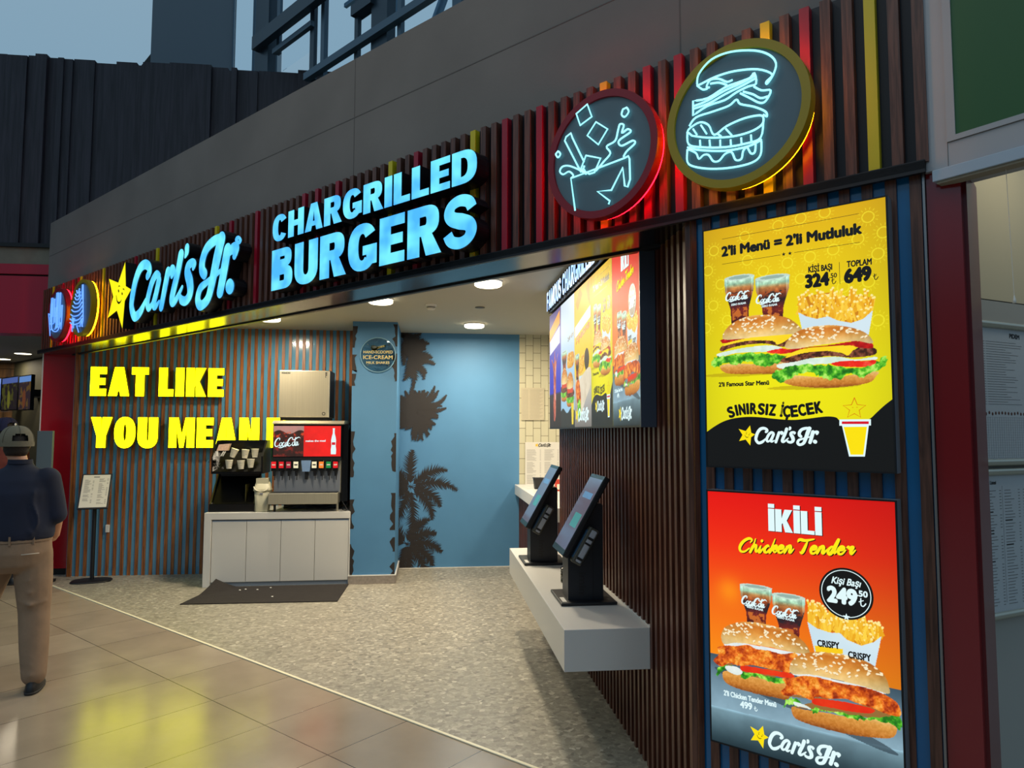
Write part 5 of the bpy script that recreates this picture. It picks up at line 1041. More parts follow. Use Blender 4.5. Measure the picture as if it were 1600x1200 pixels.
HB = thing('illuminated_lettering', 'white lit letters FAMOUS CHARGRILLED over the menu screens', 'sign', (1.012, 6.16, 2.79), MR)
WLF = letter_glow('white_letter_face', (150, 196, 255), (214, 236, 255), 1.7)
gl, W = heavy('FAMOUS CHARGRILLED BURGERS', .24, .19, .08); sx = 2.72 / W
for ch, x, sh in gl:
    mb = MB(); mb.flat(sh, 0, WLF, x * sx, 0, sx, .165); mb.flat(sh, .003, returns, x * sx, 0, sx, .165, depth=.018); mb.build('letter', HB)
# ================================================================== lamps and ceiling fittings
lampg = glow('opal_lamp', (255, 244, 214), 5.0)
def lamp(x, y, z, label, r=.115, pw=42, grp='round ceiling lamps in the shop', h=.045):
    L = thing('ceiling_lamp', label, 'lamp', (x, y, z), 0, grp)
    mb = MB(); mb.lathe([(r + .006, 0), (r + .006, -.012), (r, -.014)], whitetrim, 32); mb.build('base_ring', L)
    mb = MB(); mb.lathe([(r, -.012), (r, -h + .008), (r - .012, -h), (0.0001, -h - .002)], lampg, 32); mb.build('diffuser', L)
    a = area('lamp_light', (x, y, z - h - .012), r * 2, pw, WARM)
    return L
lamp(.46, 5.84, 2.985, 'round white ceiling lamp nearest the menu screens'); lamp(-.497, 6.76, 2.985, 'second round ceiling lamp, in front of the blue column'); lamp(-1.80, 8.0, 2.985, 'round ceiling lamp nearest the yellow slogan'); lamp(.484, 8.21, 2.985, 'round ceiling lamp nearest the blue back wall')
area('service_light', (2.3, 7.6, 2.9), .4, 45, WARM)
D_ = thing('smoke_detector', 'small white smoke detector on the shop ceiling between the lamps', 'detector', (-.02, 7.01, 2.985))
mb = MB(); mb.lathe([(.055, 0), (.055, -.018), (.05, -.02)], whitetrim, 24); mb.build('base', D_)
mb = MB(); mb.lathe([(.042, -.018), (.042, -.042), (.032, -.052), (.0001, -.053)], mat('sensor_white', (200, 196, 184), .5), 24); mb.lathe([(.0425, -.028), (.0425, -.034)], black, 24); mb.build('sensor_head', D_)
mb = MB(); mb.lathe([(.05, 0), (.05, -.006), (.035, -.008), (.0001, -.008)], mat('brown_grille', (84, 76, 62), .6), 24)
o = mb.build('ceiling_speaker'); o.location = (.476, 7.1, 2.985); tag(o, 'flat dark round ceiling grille behind the smoke detector', 'speaker')
for x, y, l in ((-6.72, 12.4, 'downlight in the next shop ceiling beside the red pillar'), (-7.6, 13.4, 'downlight in the next shop ceiling at the left edge')):
    lamp(x, y, 3.0, l, .12, 14, 'downlights of the next shop', .012)

# ================================================================== drinks counter
Cb = thing('drinks_cabinet', 'white low cabinet with four doors carrying the soft drink machine', 'cabinet', (-1.70, 8.19, 0))
mb = MB()
mb.bbox(-.79, .795, 0, .76, .74, .815, whitelam, .003); mb.bbox(-.79, -.712, 0, .76, .004, .745, whitelam, .003); mb.bbox(.778, .793, 0.005, .76, .004, .745, whitelam, .003); mb.box(-.715, .78, .03, .74, .05, .74, mat('grey_carcass', (120, 124, 130), .6)); mb.box(-.715, .78, .04, .7, .004, .052, mat('grey_plinth', (150, 162, 176), .4)); mb.build('carcass', Cb)
for i in range(4):
    x0 = -.709 + i * .3715; mb = MB(); mb.bbox(x0 + .002, x0 + .369, .012, .032, .055, .715, whitelam, .002); d = mb.build('door', Cb)
    mb = MB(); mb.box(x0 + .002, x0 + .369, .013, .03, .717, .727, mat('finger_rail', (150, 170, 196), .3, metal=.5)); mb.build('finger_rail', d)
Mt = thing('floor_mat', 'dark ribbed entrance mat with one curled corner in front of the white cabinet', 'mat', (-1.7, 7.8, .005))
matm = mat('charcoal_ribbed_mat', (38, 33, 30), .95, bump=.6, bscale=140, stretch=(.15, 1, 1), var=.2, vscale=60)
mb = MB(); nx, ny = 40, 20
c0 = [(-.76, -.385), (.77, -.415), (.79, .375), (-.64, .37)]
vs = []
for j in range(ny + 1):
    for i in range(nx + 1):
        u, v = i / nx, j / ny; x = (c0[0][0] * (1 - u) + c0[1][0] * u) * (1 - v) + (c0[3][0] * (1 - u) + c0[2][0] * u) * v; y = (c0[0][1] * (1 - u) + c0[1][1] * u) * (1 - v) + (c0[3][1] * (1 - u) + c0[2][1] * u) * v
        e_ = max(0, 1 - math.hypot(u / .16, (1 - v) / .5)); vs.append((x, y, .008 + .09 * e_ ** 1.3))
n0 = len(vs); vs += [(a, b_, .001 + max(0, c - .008)) for a, b_, c in vs]
fs = [(j * (nx + 1) + i, j * (nx + 1) + i + 1, (j + 1) * (nx + 1) + i + 1, (j + 1) * (nx + 1) + i) for j in range(ny) for i in range(nx)]
bd = [i for i in range(nx + 1)] + [(j) * (nx + 1) + nx for j in range(1, ny + 1)] + [ny * (nx + 1) + i for i in range(nx - 1, -1, -1)] + [j * (nx + 1) for j in range(ny - 1, 0, -1)]
mb.add(vs, fs + [(bd[k], n0 + bd[k], n0 + bd[(k + 1) % len(bd)], bd[(k + 1) % len(bd)]) for k in range(len(bd))], matm); mb.build('mat', Mt)
random.seed(8)
for i, (x, y) in enumerate([(-1.98, 8.0), (-2.03, 7.96), (-1.73, 8.05), (-1.62, 7.62), (-1.85, 7.97)]):
    mb = MB(); mb.ball((0, 0, .006), (.012, .009, .006), whitetrim, 8); o = mb.build('ice_cube'); o.location = (x, y, .012); tag(o, 'tiny piece of spilled ice on the dark mat', 'ice', 'spilled ice on the mat')
# ice machine
Ic = thing('ice_machine', 'square brushed steel ice maker on top of the soft drink machine', 'ice machine', (-1.485, 8.45, 1.85))
mb = MB(); mb.bbox(-.29, .29, .012, .40, .03, .585, black, .004); mb.box(-.27, .27, .03, .39, 0.0, .03, black); mb.build('cabinet', Ic)
mb = MB(); mb.bbox(-.287, .287, -.012, .014, .033, .58, steel, .006); fp = mb.build('front_panel', Ic)
mb = MB(); put_text(mb, 'HOSHIZAKI', (-.26, .540), (-.165, .540), .018, -.0135, black, .06); mb.build('maker_name', fp)
mb = MB(); mb.cyl((.225, -.0125, .075), (.225, -.016, .075), .02, black, n=20); mb.cyl((.225, -.016, .075), (.225, -.0175, .075), .013, steel, n=16); mb.build('round_badge', fp)
mb = MB()
for k in range(3): mb.box(.235, .255 if k < 2 else .245, -.0135, -.0125, .545 - k * .022, .558 - k * .022, black)
mb.build('warning_sticker', fp)
# dispenser
Dp = thing('soft_drink_dispenser', 'steel soft drink dispenser with a red lit panel and eight nozzles', 'drink dispenser', (-1.41, 8.25, .815))
mb = MB(); mb.bbox(-.365, .375, .06, .62, .20, .985, steel, .006); mb.box(.366, .45, .1, .62, .10, .99, blackgloss); mb.build('body', Dp)
mb = MB(); mb.prism([(-.015, .985), (-.02, .995), (.05, 1.025), (.60, 1.035), (.60, 1.0), (.06, .985)], 'x', -.385, .41, steel); mb.build('top_cover', Dp)
mb = MB(); mb.box(-.375, .385, -.012, .06, .605, .99, blackgloss); hb = mb.build('hood', Dp)
pp = Paint(.745, .345, 190, 90); t = pp.X / .745
pp.c[:] = (226, 10, 14); pp.c *= (.92 + .22 * pp.noise(7, 3))[..., None]
L_ = t < .445; n_ = pp.noise(22, 8); pp.put(L_, pp.ramp(n_, [(0, (20, 6, 8)), (.45, (46, 12, 14)), (.62, (110, 24, 20)), (1, (150, 40, 26))])); zt = pp.Z / .345
pp.put(L_ & (zt > .80 + .06 * np.sin(t * 20)), (206, 160, 150), .8); pp.put(L_ & (zt < .8) & (n_ > .6) & (zt > .55), (226, 70, 30), .8)
o = pp.build('lit_panel', hb, -.0135, loc=(-.368, 0, .62)); tag(o, 'red and black lit soft drink panel')
mb = MB(); coke_script(mb, (.008, .105), .285, .05, -.0142, Wt, .085); mb.build('script_lettering', o)
mb = MB(); put_text(mb, 'makes the meal', (.355, .165), (.575, .168), .021, -.0142, Wt, .05); mb.build('slogan_lettering', o); mb = MB()
prof = [(.0, .004), (.028, .004), (.030, .06), (.024, .10), (.028, .16), (.022, .20), (.011, .24), (.010, .285), (.013, .29), (.012, .30), (0, .30)]
mb.flat([[[(.665 + a, .02 + b_) for a, b_ in prof] + [(.665 - a, .02 + b_) for a, b_ in prof[-2:0:-1]]]], -.0142, Wt); mb.flat([[[(.645, .13), (.685, .13), (.685, .16), (.645, .16)]]], -.0146, Rd)
mb.build('bottle_emblem', o)
mb = MB(); mb.box(-.375, .385, -.02, .06, .575, .607, black); mb.build('lower_rail', Dp)
cols = [('red', (226, 30, 40)), ('red', (206, 24, 34)), ('wine', (150, 30, 54)), ('cream', (226, 222, 196)), None, ('cream', (226, 222, 196)), ('orange', (240, 130, 50)), ('green', (20, 130, 70)), ('red', (206, 24, 40))]
xs = [-.355, -.272, -.193, -.112, -.002, .090, .168, .248, .325]
for x, c in zip(xs, cols):
    if c is None:
        Vv = MB(); Vv.prism([(x - .055, .575), (x + .055, .575), (x + .042, .45), (x - .038, .45)], 'y', -.03, .05, mat('ice_chute_plastic', (120, 150, 190), .25)); Vv.box(x - .016, x + .016, .0, .05, .36, .45, black); Vv.build('ice_chute', Dp); continue
    mb = MB(); mb.bbox(x - .029, x + .029, -.035, .04, .455, .572, blackgloss, .004); mb.cyl((x + .004, -.01, .40), (x + .004, -.01, .46), .014, black, r1=.018, n=14); mb.box(x + .008, x + .016, -.03, -.02, .355, .455, black); v = tag(mb.build('valve', Dp), 'black drink nozzle with a %s flavour badge' % c[0])
    mb = MB(); mb.box(x - .026, x + .026, -.0375, -.035, .49, .562, mat('badge_' + c[0] + str(c[1][0]), c[1], .4, emit=c[1], es=.35)); mb.box(x - .018, x + .018, -.038, -.0375, .52, .534, whitetrim if c[0] != 'cream' else black); mb.build('badge', v)
mb = MB(); mb.box(-.365, .37, .045, .06, .205, .46, mat('steel_splash', (150, 156, 166), .3, metal=.45)); mb.build('splash_panel', Dp)
mb = MB(); mb.bbox(-.395, .365, -.10, .10, .09, .215, steel, .006); mb.box(-.385, .355, -.095, .05, .215, .222, black); mb.build('drip_tray', Dp)
for x in (-.34, .35):
    for y in (0.0, .55): mb = MB(); mb.cyl((x, y, 0.0), (x, y, .10), .012, steel if x > 0 else black, r1=.016, n=12); mb.build('leg', Dp)
mb = MB(); mb.tube(smooth_pts([(.40, .05, .10), (.46, .0, .02), (.44, -.04, .012), (.40, .0, .03), (.44, .08, .06), (.47, .2, .12)]), .005, black, n=6); mb.build('hose', Dp)
mb = MB(); mb.tube(smooth_pts([(-.28, .2, .02), (-.1, .15, .06), (.1, .25, .02), (.3, .2, .07)]), .012, black, n=6); mb.box(-.3, .3, .3, .5, 0, .09, blackgloss); mb.build('pipework', Dp)
# cup and lid rack
Rk = thing('lid_rack', 'black sloping rack holding stacked cream lids beside the soft drink machine', 'rack', (-2.17, 8.30, .815))
mb = MB(); ol = mat('black_acrylic', (12, 13, 15), .2)
mb.box(-.30, .19, -.02, .40, 0, .085, ol)
mb.prism([(.0, .09), (.02, .09), (.30, .42), (.28, .42)], 'x', -.30, -.285, mat('olive_edge', (70, 66, 24), .4)); mb.prism([(.0, .09), (.02, .09), (.30, .42), (.28, .42)], 'x', .175, .19, mat('olive_edge', (70, 66, 24), .4)); mb.box(.07, .078, .05, .3, .09, .3, mat('olive_edge', (70, 66, 24), .4))
mb.box(-.285, .175, .30, .315, .085, .45, ol)
for x_ in (-.299, .17): mb.prism([(.0, .085), (.33, .085), (.33, .43), (.30, .43)], 'x', x_, x_ + .012, ol)
mb.prism([(.03, .086), (.30, .086), (.30, .38)], 'x', -.287, .17, ol); mb.build('lower_bin', Rk)
mb = MB(); mb.prism([(-.03, .425), (.34, .425), (.34, .80), (.16, .80), (-.03, .62)], 'x', .255, .275, ol); mb.prism([(-.03, .425), (.34, .425), (.34, .80), (.16, .80), (-.03, .62)], 'x', -.285, -.27, ol)
mb.box(-.28, .27, .30, .34, .425, .80, ol); mb.box(-.28, .27, -.02, .34, .425, .45, ol); mb.prism([(-.03, .45), (-.015, .45), (.16, .66), (.145, .66)], 'x', -.28, .27, ol); mb.prism([(.02, .60), (.03, .60), (.2, .8), (.19, .8)], 'x', -.28, .27, ol) if False else None
ps = mb.build('upper_rack', Rk)
mb = MB(); s_ = star_pts(-.225, .53, .038); script_stroke(mb, [(a, b_) for a, b_ in s_] + [s_[0]], [.005, .005], -.033, mat('grey_line', (120, 120, 116), .5), n=1); mb.build('star_outline', ps)
cremx = mat('cream_plastic', (236, 230, 210), .45)
for i, (x, z, k, tl) in enumerate([(-2.222, 1.475, 6, .35), (-2.097, 1.465, 6, .1), (-1.99, 1.475, 5, 0), (-2.262, 1.35, 5, 0), (-2.131, 1.345, 5, -.05), (-2.026, 1.36, 6, 0)]):
    St = thing('lid_stack', ['stack of cream lids, upper row left, leaning', 'stack of cream lids, upper row middle', 'stack of cream lids, upper row right', 'stack of cream lids, lower row left', 'stack of cream lids, lower row middle', 'stack of cream lids, lower row right'][i] + ' of the black rack', 'lids', (x, 8.262 if i > 2 else 8.29, z), 0, 'lid stacks in the black rack')
    R_ = Matrix.Rotation(tl, 4, 'Y')
    for q in range(k):
        mb = MB(); zz = -.05 + q * .1 / k; r = .030 + .016 * q / k; mb.cyl(R_ @ Vector((0, 0, zz)), R_ @ Vector((0, 0, zz + .085 / k)), r * .9, cremx, r1=r, n=20); mb.build('lid', St)
mb = MB(); mb.prism([(-.07, -.04), (.05, -.04), (.075, .04), (-.045, .03)], 'y', 0, .06, mat('pink_sachets', (222, 186, 160), .7, var=.2, vscale=60)); o = mb.build('sachet_bundle'); o.location = (-2.335, 8.275, 1.54); tag(o, 'bundle of pinkish paper sachets at the left end of the black rack', 'sachets')
for k, (x, r) in enumerate([(-2.40, .014), (-2.34, .006), (-2.32, .006)]):
    mb = MB(); mb.bbox(-r, r, 0, .01, -.03, .03, whitetrim, .002, M=Matrix.Rotation(.0 if k == 0 else .5, 4, 'Y')); o = mb.build('straw_packet'); o.location = (x, 8.262, 1.465); tag(o, ['white packet in the slot above the star outline', 'slanting white straw packet above the star outline', 'slanting white straw packet above the star outline'][k], 'packet', 'packets in the rack')
# swing bin
Bn = thing('swing_bin', 'small cream swing-top bin on the white cabinet between rack and dispenser', 'bin', (-1.893, 8.30, .815))
bc = mat('cream_bin', (188, 184, 158), .4)
sq = lambda r, d, p=5: [(r, d)]
mb = MB(); mb.loft([((0, 0, 0), .068, .06, None, 5), ((0, 0, .01), .072, .063, None, 5), ((0, 0, .24), .086, .075, None, 5)], bc, 28); mb.build('bucket', Bn)
mb = MB(); mb.loft([((0, 0, .235), .096, .084, None, 5), ((0, 0, .25), .096, .084, None, 5), ((0, 0, .262), .088, .076, None, 5), ((0, 0, .31), .083, .05, None, 4), ((0, 0, .34), .07, .02, None, 3)], bc, 28); ld = mb.build('lid', Bn)
mb = MB(); mb.box(-.068, .068, -.045, .02, .315, .375, bc); mb.build('flap', ld)
mb = MB(); mb.tube([(.082 * math.cos(a), -.078 + .02 * math.sin(a), .285 + .052 * math.sin(a)) for a in [math.pi + k * math.pi / 12 for k in range(13)]], .006, mat('cream_handle', (220, 214, 190), .4), n=8); mb.build('handle', Bn)
mb = MB(); mb.box(-.022, .02, -.083, -.08, .195, .215, whitetrim); mb.box(-.018, .016, -.0838, -.083, .200, .209, mat('navy_ink', (30, 34, 70), .5)); mb.build('sticker', Bn)

# menu on a stand by the wall
St = thing('menu_stand', 'black pedestal stand with a tilted framed price list by the left slatted wall', 'sign stand', (-3.86, 8.70, 0.004), .25)
mb = MB(); mb.loft([((0, -.03, 0), .21, .15, None, 3.2), ((0, -.03, .012), .205, .145, None, 3.2), ((0, -.03, .02), .18, .12, None, 3.2)], black, 36); mb.build('base', St)
mb = MB(); mb.cyl((0, 0, .015), (0, 0, .86), .021, black, n=20); mb.build('pole', St)
T = Matrix.Translation((0, -.01, 1.0)) @ Matrix.Rotation(math.radians(-38), 4, 'X') @ Matrix.Shear('XZ', 4, (0, 0)) if False else Matrix.Translation((0, -.03, 1.02)) @ Matrix.Rotation(math.radians(-32), 4, 'X')
mb = MB(); mb.bbox(-.155, .155, -.008, .012, -.225, .225, black, .004, M=T); fr_ = mb.build('sheet_frame', St)
paper = mat('paper', (214, 210, 200), .6)
mb = MB(); mb.box(-.138, .138, -.010, -.008, -.208, .208, paper, M=T); pk = mat('print_grey', (96, 94, 92), .7)
mp = lambda P, y: tuple(T @ Vector((P[0], y, P[1])))
put_text(mb, 'MENU', (-.03, .178), (.03, .178), .012, -.0105, black, .05, mapf=mp) if False else mb.box(-.03, .03, -.0108, -.010, .176, .186, pk, M=T)
random.seed(2)
for cx in (-.115, .03):
    for i in range(26):
        if random.random() < .86: mb.box(cx, cx + random.uniform(.03, .07), -.0108, -.010, .155 - i * .0128, .1585 - i * .0128, pk, M=T)
        if random.random() < .7: mb.box(cx + .08, cx + .095, -.0108, -.010, .155 - i * .0128, .1585 - i * .0128, pk, M=T)
mb.build('price_sheet', fr_)
So = thing('wall_socket', 'small white wall socket low on the slatted wall behind the menu stand', 'socket', (-3.825, 8.95, .56))
mb = MB(); mb.bbox(-.02, .02, 0, .03, -.045, .045, whitetrim, .004); mb.build('cover', So)
# round acrylic sign on the column
As = thing('round_acrylic_sign', 'clear round disc sign with gold lettering HAND-SCOOPED ICE-CREAM on the blue column', 'sign', (-.622, 8.16, 2.597))
acr = mat('clear_acrylic', (205, 225, 230), .02, trans=1.0); gold = mat('gold_ink', (238, 222, 130), .5)
mb = MB(); mb.cyl((0, 0, 0), (0, .005, 0), .199, acr, n=64); mb.build('disc', As)
mb = MB(); mb.tube([(.198 * math.cos(k * .0982), .0, .198 * math.sin(k * .0982)) for k in range(64)], .0028, mat('edge_glint', (150, 196, 214), .2), n=6, closed=True); mb.build('edge', As)
mb = MB(); put_text(mb, 'HAND-SCOOPED', (-.165, .015), (.165, .018), .032, -.0015, gold, .012); put_text(mb, 'ICE-CREAM', (-.165, -.05), (.165, -.047), .042, -.0015, gold, .012); put_text(mb, 'MILK SHAKES', (-.13, -.105), (.13, -.102), .028, -.0015, gold, .012); mb.build('lettering', As)
mb = MB(); script_stroke(mb, [(-.06, .085), (-.045, .07), (-.02, .075), (.02, .09), (.075, .105)], [.045, .05, .03, .018, .02], -.0015, gold); mb.ball((-.045, -.004, .088), (.028, .005, .02), mat('scoop_dark', (60, 70, 60), .4), 14); mb.build('scoop_emblem', As)
for x, z in ((-.12, .12), (.12, .12), (-.12, -.12), (.12, -.12)): mb = MB(); mb.cyl((x, .005, z), (x, .042, z), .006, steel, n=10); mb.build('standoff', As)

# ================================================================== order point shelf
Sf = thing('wall_shelf', 'long thick white shelf cantilevered from the dark slatted wall', 'shelf', (.897, 4.84, .512))
mb = MB(); mb.bbox(-.223, .223, -1.262, 1.262, 0, .208, whitelam, .002); mb.build('slab', Sf)
mb = MB(); mb.box(.2225, .24, -1.262, 1.262, .208, .214, whitetrim); mb.build('sealant_strip', Sf)
dev = mat('anthracite_plastic', (22, 26, 34), .42); scrm = mat('dim_screen', (40, 44, 58), .12, coat=.6, emit=(96, 88, 104), es=.9); bez = mat('screen_bezel', (26, 52, 58), .25); lg_ = mat('pale_grey_plastic', (170, 174, 182), .35); tb_ = mat('terminal_blue_face', (70, 104, 136), .2)
def order_kiosk(label, x, y):
    K = thing('self_order_kiosk', label, 'kiosk', (x, y, .7205), 0, 'self order kiosks on the white shelf')
    mb = MB(); mb.bbox(-.165, .165, -.185, .185, 0.0, .018, black, .005); bs = mb.build('base_plate', K)
    mb = MB(); mb.box(-.150, -.125, -.15, -.04, .018, .0186, whitetrim); mb.build('base_sticker', bs)
    mb = MB(); mb.prism([(-.112, .018), (.098, .018), (.098, .565), (.090, .575), (.060, .575), (-.112, .285)], 'y', -.115, .06, dev); mb.box(.035, .0385, -.1165, -.114, .02, .56, black); bd = mb.build('body', K)
    mb = MB(); put_text(mb, 'imin', (-.045, .175), (-.045, .052), .042, -.1162, black, .06); mb.build('embossed_name', bd)
    T = Matrix.Translation((.0, 0, .495)) @ Matrix.Rotation(math.radians(29.5), 4, 'Y')
    mb = MB(); mb.bbox(-.030, .004, -.170, .175, -.262, .262, black, .006, M=T); sn = mb.build('display', K)
    mb = MB(); mb.box(-.0315, -.030, -.168, .173, -.26, .26, bez, M=T); mb.box(-.0325, -.0315, -.160, .167, -.225, .235, scrm, M=T)
    sg = mat('screen_teal', (40, 110, 108), .2, emit=(56, 116, 116), es=.9); sb_ = mat('screen_blue', (60, 90, 130), .2, emit=(80, 118, 150), es=.9)
    mb.box(-.0328, -.0325, -.12, .1, .10, .14, sb_, M=T); mb.box(-.0328, -.0325, -.12, .05, -.09, .0, sg, M=T); mb.build('screen', sn)
    T2 = Matrix.Translation((-.02, -.175, .335)) @ Matrix.Rotation(math.radians(30), 4, 'Y')
    mb = MB(); mb.bbox(-.035, .03, -.010, .05, -.115, .115, mat('terminal_case', (74, 72, 62), .4), .01, M=T2); mb.box(-.0365, -.035, -.004, .045, -.09, .09, tb_, M=T2); ct = mb.build('card_terminal', K)
    mb = MB(); mb.bbox(-.016, .018, -.016, -.009, -.10, .105, lg_, .006, M=T2)
    for a, c in ((.045, .06), (.012, .024), (-.085, -.07)): mb.box(-.017, .017, -.018, -.015, a, c, black, M=T2)
    mb.build('side_cover', ct); return K
order_kiosk('nearer black self-order kiosk on the white shelf', .912, 4.235); order_kiosk('farther black self-order kiosk on the white shelf', .862, 5.47)
for i in range(5):
    mb = MB(); mb.lathe([(.0001, 0), (.05, 0), (.054, .003), (.054, .016), (.05, .0195), (.0001, .0195)], blackgloss, 28); o = mb.build('table_pager'); o.location = (.915, 4.69, .7205 + .0197 * i); tag(o, ['bottom', 'second', 'middle', 'fourth', 'topmost'][i] + ' black disc of the stack behind the nearer kiosk', 'pager', 'stack of black pager discs')

# service counter behind the slatted wall
Sc = thing('service_counter', 'white service counter top beside the blue wall, behind the far kiosk', 'counter', (1.5, 7.6, .92))
mb = MB(); mb.bbox(-.435, .435, -1.4, 1.44, 0, .125, whitelam, .003); mb.build('worktop', Sc)
Cp = thing('square_tub', 'small black square tub on the service counter by the blue wall', 'tub', (1.262, 8.3, 1.045))
mb = MB(); mb.loft([((0, 0, 0), .05, .05, None, 7), ((0, 0, .12), .064, .064, None, 7), ((0, 0, .132), .069, .069, None, 7)], black, 28); mb.build('body', Cp)
mb = MB(); mb.bbox(-.06, .06, -.05, .05, 0, .13, mat('red_carton', (200, 60, 40), .5), .004); mb.box(-.05, .05, -.052, -.05, .02, .08, cremx); o = mb.build('snack_carton'); o.location = (1.47, 8.0, 1.045); tag(o, 'small red and cream carton on the service counter beside the black tub', 'carton')
mb = MB(); TT = Matrix.Rotation(.5, 4, 'Y'); mb.bbox(-.01, .01, -.09, .09, 0, .2, lg_, .003, M=TT); mb.cyl((0, 0, -.14), (.03, 0, .06), .01, black, n=8); o = mb.build('cashier_screen'); o.location = (1.49, 7.6, 1.19); tag(o, 'small tilted cashier display on the service counter', 'display')
Np = thing('price_list', "white two-column price sheet on the tiled wall just above the service counter", 'price list', (1.2, 9.04, .985))
mb = MB(); mb.bbox(0, .46, 0, .012, 0, .6, paper, .002); mb.build('sheet', Np)
mb = MB(); random.seed(5)
for cx in (.02, .25):
    for i in range(36):
        if i % 12 == 11: continue
        mb.box(cx, cx + random.uniform(.07, .13), -.0006, 0, .50 - i * .0135, .503 - i * .0135, pk); mb.box(cx + .17, cx + .185, -.0006, 0, .50 - i * .0135, .503 - i * .0135, pk)
logo(mb, .14, .535, .2, -.001, mat('gold_print', (220, 180, 40), .5), black, None); mb.build('print', Np)
Np = thing('notice_sheet', 'pale notice sheets taped high on the tiled wall beside the blue wall', 'notice', (1.15, 9.045, 1.87))
mb = MB(); mb.box(0, .30, 0, .004, 0, .42, mat('laminated_paper', (196, 186, 160), .25)); mb.build('sheet', Np)
mb = MB()
for i in range(24): mb.box(.01, .09, -.0006, 0, .39 - i * .016, .392 - i * .016, pk); mb.box(.11, .28 - .02 * (i % 3), -.0006, 0, .39 - i * .016, .392 - i * .016, pk)
mb.build('print', Np)

# ================================================================== neighbours' furniture
area('next_shop_fill', (2.55, 2.35, 3.05), .5, 3, (1.0, .9, .66))  # unseen area light added to warm and brighten the cream wall
def snap_frame(label, z, H, cols_, title):
    O = WB + HO * 2.955 + HN * .028 + Vector((0, 0, z))
    S = thing('snap_frame', label, 'notice frame', O, h71, 'framed lists on the cream wall')
    W = .43; mb = MB(); sil = mat('satin_aluminium', (172, 172, 160), .3, metal=.6)
    mb.box(0, W, .012, .028, 0, H, paper)
    for z0 in (.012, H - .012): mb.cyl((0.008, .008, z0), (W, .008, z0), .015, sil, n=16); mb.ball((.006, .008, z0), (.017, .017, .017), mat('chrome', (190, 190, 190), .08, metal=1.0), 14)
    for x0 in (.008, W - .008): mb.box(x0 - .008, x0 + .008, 0, .02, .02, H - .02, sil)
    mb.build('frame', S)
    mb = MB(); mb.box(.018, W - .018, .009, .012, .025, H - .025, mat('glossy_sheet', (176, 184, 192), .22)); y = .0085
    random.seed(int(z * 100)); ttl = cols_
    if title: put_text(mb, 'Fiyat Listesi', (.03, H - .062), (.105, H - .062), .014, y, black, .05)
    if not title:
        put_text(mb, 'PIDEM', (.125, H - .062), (.168, H - .064), .014, y, black, .07) if False else put_text(mb, 'PIDEM', (.245, H - .062), (.315, H - .064), .018, y, black, .07)
        for i in range(26): mb.box(.025, .07, y, y + .0006, H - .085 - i * .0105, H - .0835 - i * .0105, pk); mb.box(.078, random.uniform(.2, .33), y, y + .0006, H - .085 - i * .0105, H - .0835 - i * .0105, pk)
        for i in range(15): mb.ball((.06 + i * .022, y, H - .385 + random.uniform(-.003, .003)), (.006, .0006, .007), mat('allergen_brown', (84, 50, 40), .6), 8)
        for i in range(17): mb.box(.04, .40, y, y + .0004, .03 + i * .0105, .0308 + i * .0105, mat('grid_line', (140, 146, 152), .6))
        for i in range(24): mb.box(.04 + i * .0155, .0406 + i * .0155, y, y + .0004, .03, .2, mat('grid_line', (140, 146, 152), .6))
    else:
        for cx in (.03, .16, .29):
            z_ = H - .09
            while z_ > .05:
                if random.random() < .12: mb.box(cx, cx + .05, y, y + .0006, z_, z_ + .005, black)
                else: mb.box(cx, cx + random.uniform(.04, .075), y, y + .0006, z_, z_ + .0022, pk); mb.box(cx + .095, cx + .108, y, y + .0006, z_, z_ + .0022, pk)
                z_ -= .0125
        mb.box(.145, .1458, y, y + .0005, .06, H - .07, pk)
    mb.build('list_sheet', S)
snap_frame('upper silver snap frame with an allergen table on the cream wall', 1.585, .60, 0, False)
snap_frame('lower silver frame with the price list headed Fiyat Listesi on the cream wall', .965, .605, 0, True)
NB = Vector((-7.8, 14.1, 0)); ND = Vector((.695, -.719, 0)); NN = Vector((-.719, -.695, 0)); nr = math.atan2(ND.y, ND.x)
def nscreen(label, u0, u1, z0, z1, cols_):
    O = NB + ND * u0 + NN * .42 + Vector((0, 0, z0)); S = thing('menu_screen', label, 'screen', O, nr, 'menu screens in the next shop')
    mb = MB(); w, h = u1 - u0, z1 - z0; mb.box(0, w, .0, .05, 0, h, black); mb.box(w * .4, w * .6, .05, .44, h * .4, h * .6, black); mb.build('housing', S)
    p = Paint(w - .03, h - .03, 50, 50); p.c[:] = cols_[0]; p.put(p.noise(9, len(label)) > .56, cols_[1]); p.put(p.Z > h * .78, cols_[2]); p.put(p.ell(w * .45, h * .3, .08, .15), cols_[3]); p.build('screen', S, -.002, loc=(.015, 0, .015))
nscreen('bluish menu screen in the next shop, leftmost, showing a drink', .02, .95, 2.08, 2.64, [(96, 116, 190), (110, 130, 200), (120, 150, 210), (60, 50, 90)])
nscreen('dark menu screen in the next shop with green and yellow dishes', 1.0, 1.85, 2.06, 2.63, [(28, 22, 26), (60, 60, 24), (70, 90, 150), (90, 90, 30)])
nscreen('menu screen in the next shop half hidden by the red pillar', 1.9, 2.5, 2.05, 2.62, [(40, 30, 36), (80, 60, 30), (90, 130, 190), (90, 50, 30)])
Ct = thing('shop_counter', 'dark counter of the next shop behind the walking man', 'counter', (-8.4, 10.9, 0))
mb = MB(); mb.bbox(-1.6, 1.7, 0, .7, 0, 1.05, mat('dark_counter', (44, 36, 32), .5), .01); mb.bbox(-1.65, 1.75, -.03, .72, 1.05, 1.09, black, .005); mb.build('body', Ct)
Pn = thing('standing_screen', 'grey blue upright panel standing against the red pillar behind the man', 'panel', (-4.375, 8.6, .004))
